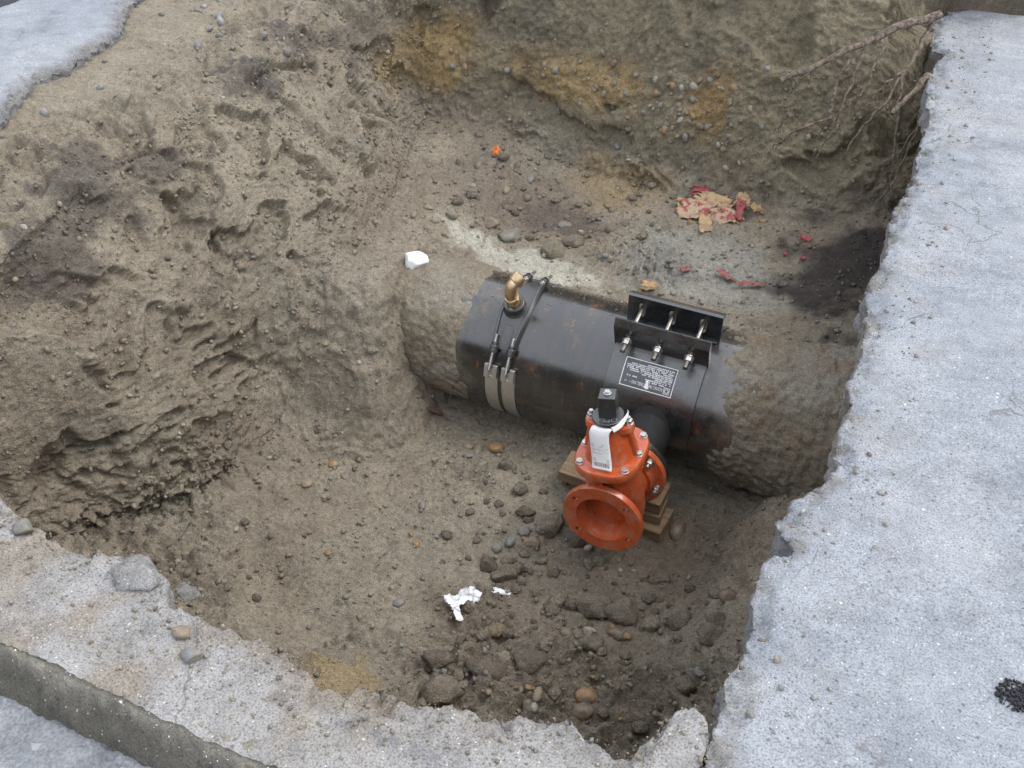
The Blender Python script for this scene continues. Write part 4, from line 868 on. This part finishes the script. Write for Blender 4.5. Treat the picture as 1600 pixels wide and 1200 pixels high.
cluster(30, cm, 'soil_clod', (-2.25, -1.6, 1.45, 2.3), .009, .026, 'small sandy clod at the foot of the left wall', 'clod', 'small clods at the left wall')
cluster(26, pm_, 'pebble', (-2.0, -1.3, 1.6, 2.5), .007, .015, 'tiny loose pebble on the sandy left floor', 'pebble', 'tiny pebbles on the left floor', .35)
cluster(34, pm_, 'pebble', (-1.1, -.25, 1.5, 2.3), .008, .018, 'tiny loose pebble among the clods in front of the valve', 'pebble', 'tiny pebbles in front of the valve', .35)
cluster(26, pm_, 'pebble', (-1.9, -.5, 3.3, 4.0), .008, .018, 'tiny loose pebble on the soil behind the pipe', 'pebble', 'tiny pebbles behind the pipe', .35)
# pebbles set in the back wall are pieces of the soil itself
k = 0; rgp = random.Random(5)
while k < 210:
    x = rgp.gauss(-1.3, .45) if rgp.random() < .75 else rgp.gauss(-1.0, .12); z = rgp.gauss(-.42, .12)
    if not (-2.3 < x < -.2 and -.68 < z < -.05): continue
    h = TREE.ray_cast(Vector((x, 2.6, z + .5)), Vector((0, 1, -.28)).normalized()); 
    if h[0] is None: continue
    s = .006 + .022 * rgp.random() ** 3; o = link('pebble', rgp.choice(pm_)); o.parent = soil; o.scale = (s / .015,) * 3; o.rotation_euler = (rgp.uniform(0, 6), rgp.uniform(0, 6), rgp.uniform(0, 6)); o.location = h[0] + h[1] * s * -.1; k += 1
# uncountable grit: one joined object on the earth, one on the kerb ledge
ico = bmesh.new(); bmesh.ops.create_icosphere(ico, subdivisions=1, radius=1); IV = np.array([v.co for v in ico.verts], np.float32); IF = np.array([[v.index for v in f.verts] for f in ico.faces]); ico.free()
def grit(name, pos, nor, size, col, mat, label=None, seed=0, structure=False):
    rg_ = np.random.default_rng(seed); n = len(pos); A = rg_.normal(size=(n, 3, 3)).astype(np.float32); Qm, _ = np.linalg.qr(A)
    loc = IV[None] * (1 + .28 * rg_.normal(size=(n, len(IV), 1))).clip(.5, 1.5) * np.array([1, .85, .65]); v = np.einsum('nij,nkj->nki', Qm, loc) * size[:, None, None] + (pos + nor * size[:, None] * .25)[:, None]
    f = (IF[None] + (np.arange(n) * len(IV))[:, None, None]).reshape(-1, 3); c = np.repeat(col, len(IV), 0)
    return tag(link(name, np_mesh(name, v.reshape(-1, 3), f, c), mat), label, 'gravel' if label else None, kind='stuff')
me = soil_me; nv_ = len(V); Nn = np.empty(nv_ * 3, np.float32); me.vertices.foreach_get('normal', Nn); Nn = Nn.reshape(-1, 3)
wgt = (.45 + flo * (.8 + 2.2 * clodm) + back * 1.6 + left * .45 * (1 + 2 * np.maximum(hol, hol2))) * (1 + .9 * np.clip(fbm(P * 3.5, 3, 141), -1, 1)).clip(.1, 2.5)
cell = np.ones(nv_); cell *= np.where(P[:, 1] > 4.08, .6, 1); wgt = wgt * cell * (P[:, 2] < -.05) * (P[:, 1] > 1.0) * (P[:, 0] < .05); wgt = wgt / wgt.sum()
NG = 30000; idx = RNG.choice(nv_, NG, p=wgt); pos = V[idx] + RNG.uniform(-.004, .004, (NG, 3)).astype(np.float32)
size = (.0022 + .0022 * RNG.pareto(2.2, NG)).clip(.002, .013).astype(np.float32)
base_c = cb[idx] * RNG.uniform(.65, 1.25, (NG, 1)); pal = np.array([COLS[k] for k in ('tan', 'grey', 'brown', 'olive', 'blue', 'pale', 'dark')]); pick = pal[RNG.integers(0, 7, NG)]
ms = (RNG.random(NG) < .22)[:, None]; gc = np.where(ms, pick * RNG.uniform(.7, 1.2, (NG, 1)), base_c).astype(np.float32)
grit('gravel', pos, Nn[idx], size, gc, PEB, 'fine loose gravel and crumbs strewn over the dug soil', 1)
led = bpy.data.objects['pavement_ledge'].data; lv = np.empty(len(led.vertices) * 3, np.float32); led.vertices.foreach_get('co', lv); lv = lv.reshape(-1, 3); lv = lv[(lv[:, 2] > -.03) & (lv[:, 0] > -2)]
i_ = RNG.choice(len(lv), 5200); sz = (.001 + .0009 * RNG.pareto(2.3, 5200)).clip(.0008, .006).astype(np.float32)
gc = np.where((RNG.random(5200) < .6)[:, None], np.array((.27, .235, .19)), pal[RNG.integers(0, 7, 5200)]) * RNG.uniform(.7, 1.25, (5200, 1))
grit('gravel', lv[i_] + RNG.uniform(-.012, .012, (5200, 3)) * np.array([1, 1, 0]), np.tile([0, 0, 1], (5200, 1)), sz, gc.astype(np.float32), PEB, 'sandy grit scattered over the kerb ledge', 2)
sw = bpy.data.objects['sidewalk'].data; sv_ = np.empty(len(sw.vertices) * 3, np.float32); sw.vertices.foreach_get('co', sv_); sv_ = sv_.reshape(-1, 3)
cand = sv_[(sv_[:, 2] > -.05) & (sv_[:, 0] < .12)]; i_ = RNG.choice(len(cand), 1500); sz = (.0012 + .0014 * RNG.pareto(2.2, 1500)).clip(.001, .010).astype(np.float32)
gc = np.where((RNG.random(1500) < .7)[:, None], np.array((.33, .33, .335)), pal[RNG.integers(0, 7, 1500)]) * RNG.uniform(.7, 1.2, (1500, 1))
grit('gravel', cand[i_], np.tile([0, 0, 1], (1500, 1)), sz, gc.astype(np.float32), PEB, 'grey concrete crumbs along the broken slab edge', 3)
pos = np.stack([RNG.uniform(-3.5, -2.6, 900), RNG.uniform(2.0, 4.3, 900), np.zeros(900)], -1)
pos = np.array([p for p in pos if (p[0] + 3.0 + .25 * math.sin(p[1] * 7)) ** 2 + ((p[1] - 3.65) * .55) ** 2 < .1 or RNG.random() < .12]); pz = [drop(p[0], p[1])[0] for p in pos]; pos = np.array([tuple(q) for q in pz if q]); n_ = len(pos)
gc = np.array((.24, .245, .25)) * RNG.uniform(.5, 1.3, (n_, 1)); grit('gravel', pos, np.tile([0, 0, 1], (n_, 1)), (.003 + .005 * RNG.pareto(2., n_)).clip(.003, .025).astype(np.float32), gc.astype(np.float32), PEB, 'broken grey pavement rubble on top of the left bank', 4)
# grit lying on the pipe's crown
n_ = 1600; xx = RNG.uniform(-1.45, -.45, n_); ph = np.radians(np.minimum(RNG.exponential(16, n_) - 38, 60)); nr = np.stack([0 * ph, -np.sin(ph), np.cos(ph)], -1)
pp = np.stack([xx, PIPE_Y - PIPE_R * np.sin(ph), PIPE_Z + PIPE_R * np.cos(ph)], -1); keep = ~((xx > -.89) & (xx < -.51)) & ~((xx > -1.35) & (xx < -1.21) & (ph > -.3)); pp, nr = pp[keep], nr[keep]; n_ = len(pp)
gc = np.array((.24, .2, .15)) * RNG.uniform(.6, 1.5, (n_, 1)); grit('gravel', pp, nr, (.001 + .0012 * RNG.pareto(2.4, n_)).clip(.001, .007).astype(np.float32), gc.astype(np.float32), PEB, 'sandy grit lying on the crown of the black pipe', 5)
# tar crumbs on the slab
n_ = 300; a_ = RNG.uniform(0, 6.28, n_); r_ = RNG.random(n_) ** .7 * .035; pp = np.stack([.40 + r_ * np.cos(a_) * 1.0, 1.315 + r_ * np.sin(a_), np.full(n_, .0015)], -1)
grit('gravel', pp, np.tile([0, 0, .0], (n_, 1)), RNG.uniform(.001, .0045, n_).astype(np.float32), np.full((n_, 3), .03, np.float32), m_plain('tar', (.022, .022, .026), .3, 60, .5), 'black tar crumbs stuck to the concrete slab at the right', 6)

# rubbish
def inside(q, poly):
    r = np.zeros(len(q), bool); n = len(poly)
    for i in range(n):
        (x0, y0), (x1, y1) = poly[i], poly[(i + 1) % n]; c_ = (y0 > q[:, 1]) != (y1 > q[:, 1]); r ^= c_ & (q[:, 0] < (x1 - x0) * (q[:, 1] - y0) / (y1 - y0 + 1e-9) + x0)
    return r
def sheet(name, w_, h_, mat, seed, fold=.25, n=26, cutn=.25, parent=None, poly=None):
    """a crumpled, torn sheet with real folds"""
    u, v = np.meshgrid(np.linspace(-.5, .5, n), np.linspace(-.5, .5, n), indexing='ij'); p = np.stack([u * w_, v * h_, 0 * u], -1).reshape(-1, 3)
    q = p / max(w_, h_) * 3 + seed * 1.7
    p[:, 2] += fold * max(w_, h_) * (1 - 2 * np.abs(fbm(q, 2, seed))) * .5 + fold * .4 * max(w_, h_) * fbm(q * 2.3, 2, seed + 3)
    p[:, 0] += .12 * w_ * fbm(q * 1.4, 2, seed + 5); p[:, 1] += .12 * h_ * fbm(q * 1.4, 2, seed + 7)
    f = grid_faces(n, n); cx_ = np.stack([u.ravel(), v.ravel()], -1)[f].mean(1); rad = np.abs(cx_).max(1) + cutn * .5 * fbm(np.c_[cx_ * 5, np.zeros(len(cx_)) + seed], 3, seed + 9); f = f[rad < .44] if poly is None else f[inside(cx_ + .03 * fbm(np.c_[cx_ * 9, 0 * cx_[:, :1]], 2, seed)[:, None], poly)]
    used = np.unique(f); mp = np.full(len(p), -1); mp[used] = np.arange(len(used))
    me = np_mesh(name, p[used], mp[f]); o = link(name, me, mat, parent); o.modifiers.new('thick', 'SOLIDIFY').thickness = .0012; return o
def m_flat(name, col, col2=None, sc=30, rough=.6, thr=(.5, .56)):
    t = NT(name); c = t.mix(t.ramp(t.noise(sc, 3), [(thr[0], 0), (thr[1], 1)]), col, col2 or tuple(v * .8 for v in col)); return t.out(c, rough, t.bump(t.noise(40, 3), .002, .4))
M_SACK = m_flat('brown_sack', (.38, .26, .14), (.27, .19, .12), 14); M_SACKR = m_flat('red_sack', (.27, .045, .05), (.2, .075, .065), 20); M_PRINT = m_flat('sack_print', (.36, .27, .18), (.30, .07, .065), 40, .6, (.52, .55))
M_FOAM = m_flat('white_foam', (.82, .83, .85), (.7, .71, .74), 20, .7); M_ORN = m_flat('orange_plastic', (.85, .22, .02), None, 20, .4); M_PINK = m_flat('red_paper', (.42, .05, .075), (.28, .06, .07), 40); M_LEAF = m_flat('dead_leaf', (.40, .27, .13), (.25, .15, .08), 30); M_FILM = m_flat('white_film', (.78, .79, .82), (.55, .55, .57), 25, .4); M_MAG = m_flat('faded_red', (.26, .07, .065), (.2, .1, .08), 30)
sk = empty('torn_paper_sack', tuple(drop(-.82, 3.92)[0])); tag(sk, 'torn crumpled brown paper sack with red print at the foot of the back wall', 'paper sack')
def flap(w_, h_, mat, seed, loc, rot, fold=.2): o = sheet('flap', w_, h_, mat, seed, fold, 24, .3, sk); o.location = loc; o.rotation_euler = rot
flap(.19, .13, M_PRINT, 3, (-.06, -.04, .022), (.35, .05, .3), .12); flap(.17, .08, M_SACK, 5, (-.01, .03, .04), (.55, .1, -.1), .12); flap(.15, .05, M_SACKR, 8, (-.06, .07, .055), (1.0, .1, .35), .12); flap(.14, .11, M_PRINT, 11, (.05, -.045, .02), (.3, -.1, .5), .12)
flap(.05, .12, M_SACKR, 14, (.115, .0, .04), (.55, .4, .4), .12); flap(.08, .07, M_SACK, 17, (.11, .06, .055), (.8, .2, .2), .12); flap(.10, .05, M_SACK, 20, (.18, .05, .04), (.6, .4, .9), .15); flap(.06, .13, M_SACK, 23, (.0, -.13, .014), (.15, 0, .3), .08); flap(.10, .08, M_SACK, 26, (-.13, -.02, .018), (.3, .2, .8), .1)
foam = lumpy('foam_lump', 501, (1, .85, .75), .4, 1.7, .9, 4, (.8, .8, .8), M_FOAM, .12); put(link('foam_lump', foam), -1.775, 2.935, .060, .4, -.1, None, 0, 1.); tag(bpy.data.objects['foam_lump'], 'white crumpled foam lump on the soil left of the brass elbow', 'foam')
def litter(name, w_, h_, mat, seed, x, y, rot, label, cat, lift=.012, fold=.25, poly=None):
    o = sheet(name, w_, h_, mat, seed, fold, 14 if poly is None else 44, .3, None, poly); p = drop(x, y)[0]; o.location = (x, y, p.z + lift); o.rotation_euler = rot; return tag(o, label, cat)
litter('plastic_scrap', .04, .05, M_ORN, 31, -1.70, 2.95, (.8, .2, .3), 'orange plastic scrap touching the white foam lump', 'scrap', .02)
litter('plastic_scrap', .028, .05, M_ORN, 34, -1.845, 3.836, (1.1, .1, .4), 'small orange plastic scrap alone below the back wall', 'scrap', .02)
litter('plastic_film', .15, .15, M_FILM, 37, -1.045, 1.86, (.1, .05, .42), 'torn white plastic film lying on the floor in front of the valve', 'plastic film', .022, .16, [(-.46, .14), (-.2, .22), (.0, .34), (.34, .42), (.46, .2), (.40, .0), (.12, .02), (-.02, -.06), (.02, -.42), (-.10, -.46), (-.16, -.2), (-.26, -.08)])
litter('plastic_film', .07, .025, M_FILM, 39, -.952, 1.985, (.1, .1, .2), 'thin white film strip beside the tall pale clod', 'plastic film', .008, .12)
litter('paper_scrap', .06, .022, M_PINK, 41, -.40, 3.845, (.3, .1, -.2), 'bright red paper scrap on the dark soil at the right', 'scrap', .014)
litter('paper_scrap', .02, .016, M_PINK, 43, -.378, 3.715, (.3, .1, .5), 'small red speck of paper below the bright red scrap', 'scrap')
litter('paper_scrap', .016, .013, M_PINK, 44, -.455, 3.745, (.3, .1, .9), 'tiny red paper bit left of the small red speck', 'scrap')
litter('paper_scrap', .09, .03, M_MAG, 45, -.64, 3.48, (.1, .1, -.4), 'faded red paper strip on the grey sand behind the sleeve', 'scrap')
litter('paper_scrap', .13, .022, M_MAG, 47, -.53, 3.46, (.1, .1, .5), 'long faded red strip nearest the sleeve lugs', 'scrap')
litter('dead_leaf', .07, .045, M_LEAF, 49, -.90, 3.27, (.4, .1, .3), 'curled tan leaf just behind the black lug bar', 'leaf', .02)
litter('dead_leaf', .05, .03, M_MAG, 51, -.80, 3.43, (.3, .1, .7), 'dark brown leaf on the grey sand behind the sleeve', 'leaf')
# wooden stake half buried beside the pipe
a_, b_ = drop(-1.83, 2.45)[0], drop(-1.55, 2.69)[0]; sb = MB(); dd = (b_ - a_); side = Vector((-dd.y, dd.x, 0)).normalized(); rings = []
for i in range(9):
    t = i / 8; p = a_ + dd * t + Vector((0, 0, .010)); hw = .018 * (1 - .6 * abs(2 * t - 1) ** 3); rings.append([p - side * hw, p + side * hw, p + side * hw + Vector((0, 0, .014)), p - side * hw + Vector((0, 0, .012))])
M_STAKE = m_flat('red_brown_wood', (.19, .105, .075), (.12, .075, .055), 24, .8); tag(sb.loft(rings).build('wooden_stake', M_STAKE, bevel=.002), 'thin reddish wooden stake half buried left of the pipe', 'stake')
# roots hanging out of the bank at the far right
def m_root():
    t = NT('root_bark'); f = t.noise(60, 5, .65); c = t.mix(t.ramp(f, [(.4, 0), (.65, 1)]), (.06, .046, .038), (.24, .19, .145)); return t.out(c, .85, t.bump(f, .004, .8))
M_ROOT = m_root(); rr = random.Random(77)
def jag(pts, n, amp):
    out = []; pts = [Vector(p) for p in pts]
    for a, b in zip(pts, pts[1:]):
        for i in range(n):
            t = i / n; out.append(a.lerp(b, t) + Vector((rr.uniform(-1, 1), rr.uniform(-1, 1), rr.uniform(-1, 1))) * amp * (1 if out else 0))
    out.append(pts[-1]); return out
def root(main, r0, r1, subs, label):
    sh = Vector((.02, -.215, .08)); main = [Vector(q) + sh for q in main]; subs = [([Vector(v) + sh for v in p_], a, b, c) for p_, a, b, c in subs]
    e = empty('tree_root', main[0]); o_ = Vector(main[0]); p = jag(main, 5, .006); n = len(p)
    MB().tube([q - o_ for q in p], [r0 + (r1 - r0) * i / (n - 1) + rr.uniform(-.001, .001) * (r0 > .006) for i in range(n)], 10).build('stem', M_ROOT, e)
    for path, ra, rb_, tw in subs:
        b = MB(); q = jag(path, 5, .008); m = len(q); b.tube([v - o_ for v in q], [ra + (rb_ - ra) * i / (m - 1) for i in range(m)], 7)
        for k in range(int(tw * 1.8)):
            s = q[rr.randint(m // 3, m - 2)]; d_ = Vector((rr.uniform(-.8, .4), rr.uniform(-.4, .2), rr.uniform(-1, -.2))) * rr.uniform(.03, .09); b.tube([v - o_ for v in jag([s, s + d_ * .5, s + d_ + Vector((rr.uniform(-.02, .02), 0, -.01))], 2, .004)], [.0018] * 3 + [.0013, .0008], 5)
        b.build('rootlet', M_ROOT, e)
    return tag(e, label, 'root')
root([(-.15, 4.62, .06), (-.294, 4.46, .04), (-.446, 4.30, -.03), (-.65, 4.14, -.12)], .018, .010, [
    ([(-.60, 4.18, -.12), (-.61, 4.16, -.20), (-.60, 4.15, -.28), (-.66, 4.14, -.36)], .005, .002, 5),
    ([(-.55, 4.22, -.08), (-.545, 4.19, -.14)], .005, .002, 1),
    ([(-.43, 4.30, -.04), (-.45, 4.22, -.16), (-.44, 4.17, -.25), (-.52, 4.12, -.29), (-.62, 4.1, -.37), (-.64, 4.08, -.43)], .009, .002, 8),
    ([(-.38, 4.34, -.01), (-.40, 4.25, -.17), (-.41, 4.16, -.30), (-.45, 4.1, -.40)], .007, .0015, 7),
    ([(-.31, 4.4, .0), (-.34, 4.28, -.16), (-.42, 4.18, -.24)], .005, .002, 6)], 'thick pale root reaching out of the bank at the upper right')
root([(-.125, 4.36, -.09), (-.145, 4.28, -.11), (-.209, 4.16, -.185)], .014, .010, [([(-.145, 4.28, -.11), (-.15, 4.24, -.17)], .004, .002, 1)], 'short broken-off root sticking out under the slab corner')
root([(-.17, 4.6, .02), (-.20, 4.45, -.08), (-.25, 4.3, -.2), (-.32, 4.2, -.30), (-.36, 4.12, -.42)], .010, .002, [([(-.22, 4.38, -.12), (-.19, 4.25, -.25), (-.15, 4.15, -.40), (-.15, 4.1, -.48)], .007, .002, 8), ([(-.21, 4.42, -.1), (-.28, 4.33, -.15), (-.36, 4.25, -.27)], .006, .002, 6)], 'dark branching root hanging down beside the slab edge')
root([(-.10, 4.3, -.10), (-.11, 4.2, -.27), (-.13, 4.12, -.40), (-.15, 4.05, -.5)], .008, .002, [([(-.11, 4.2, -.25), (-.16, 4.12, -.36)], .004, .0015, 5), ([(-.13, 4.1, -.42), (-.18, 4.02, -.52)], .003, .0012, 5)], 'thin pale root dangling lowest along the slab edge')
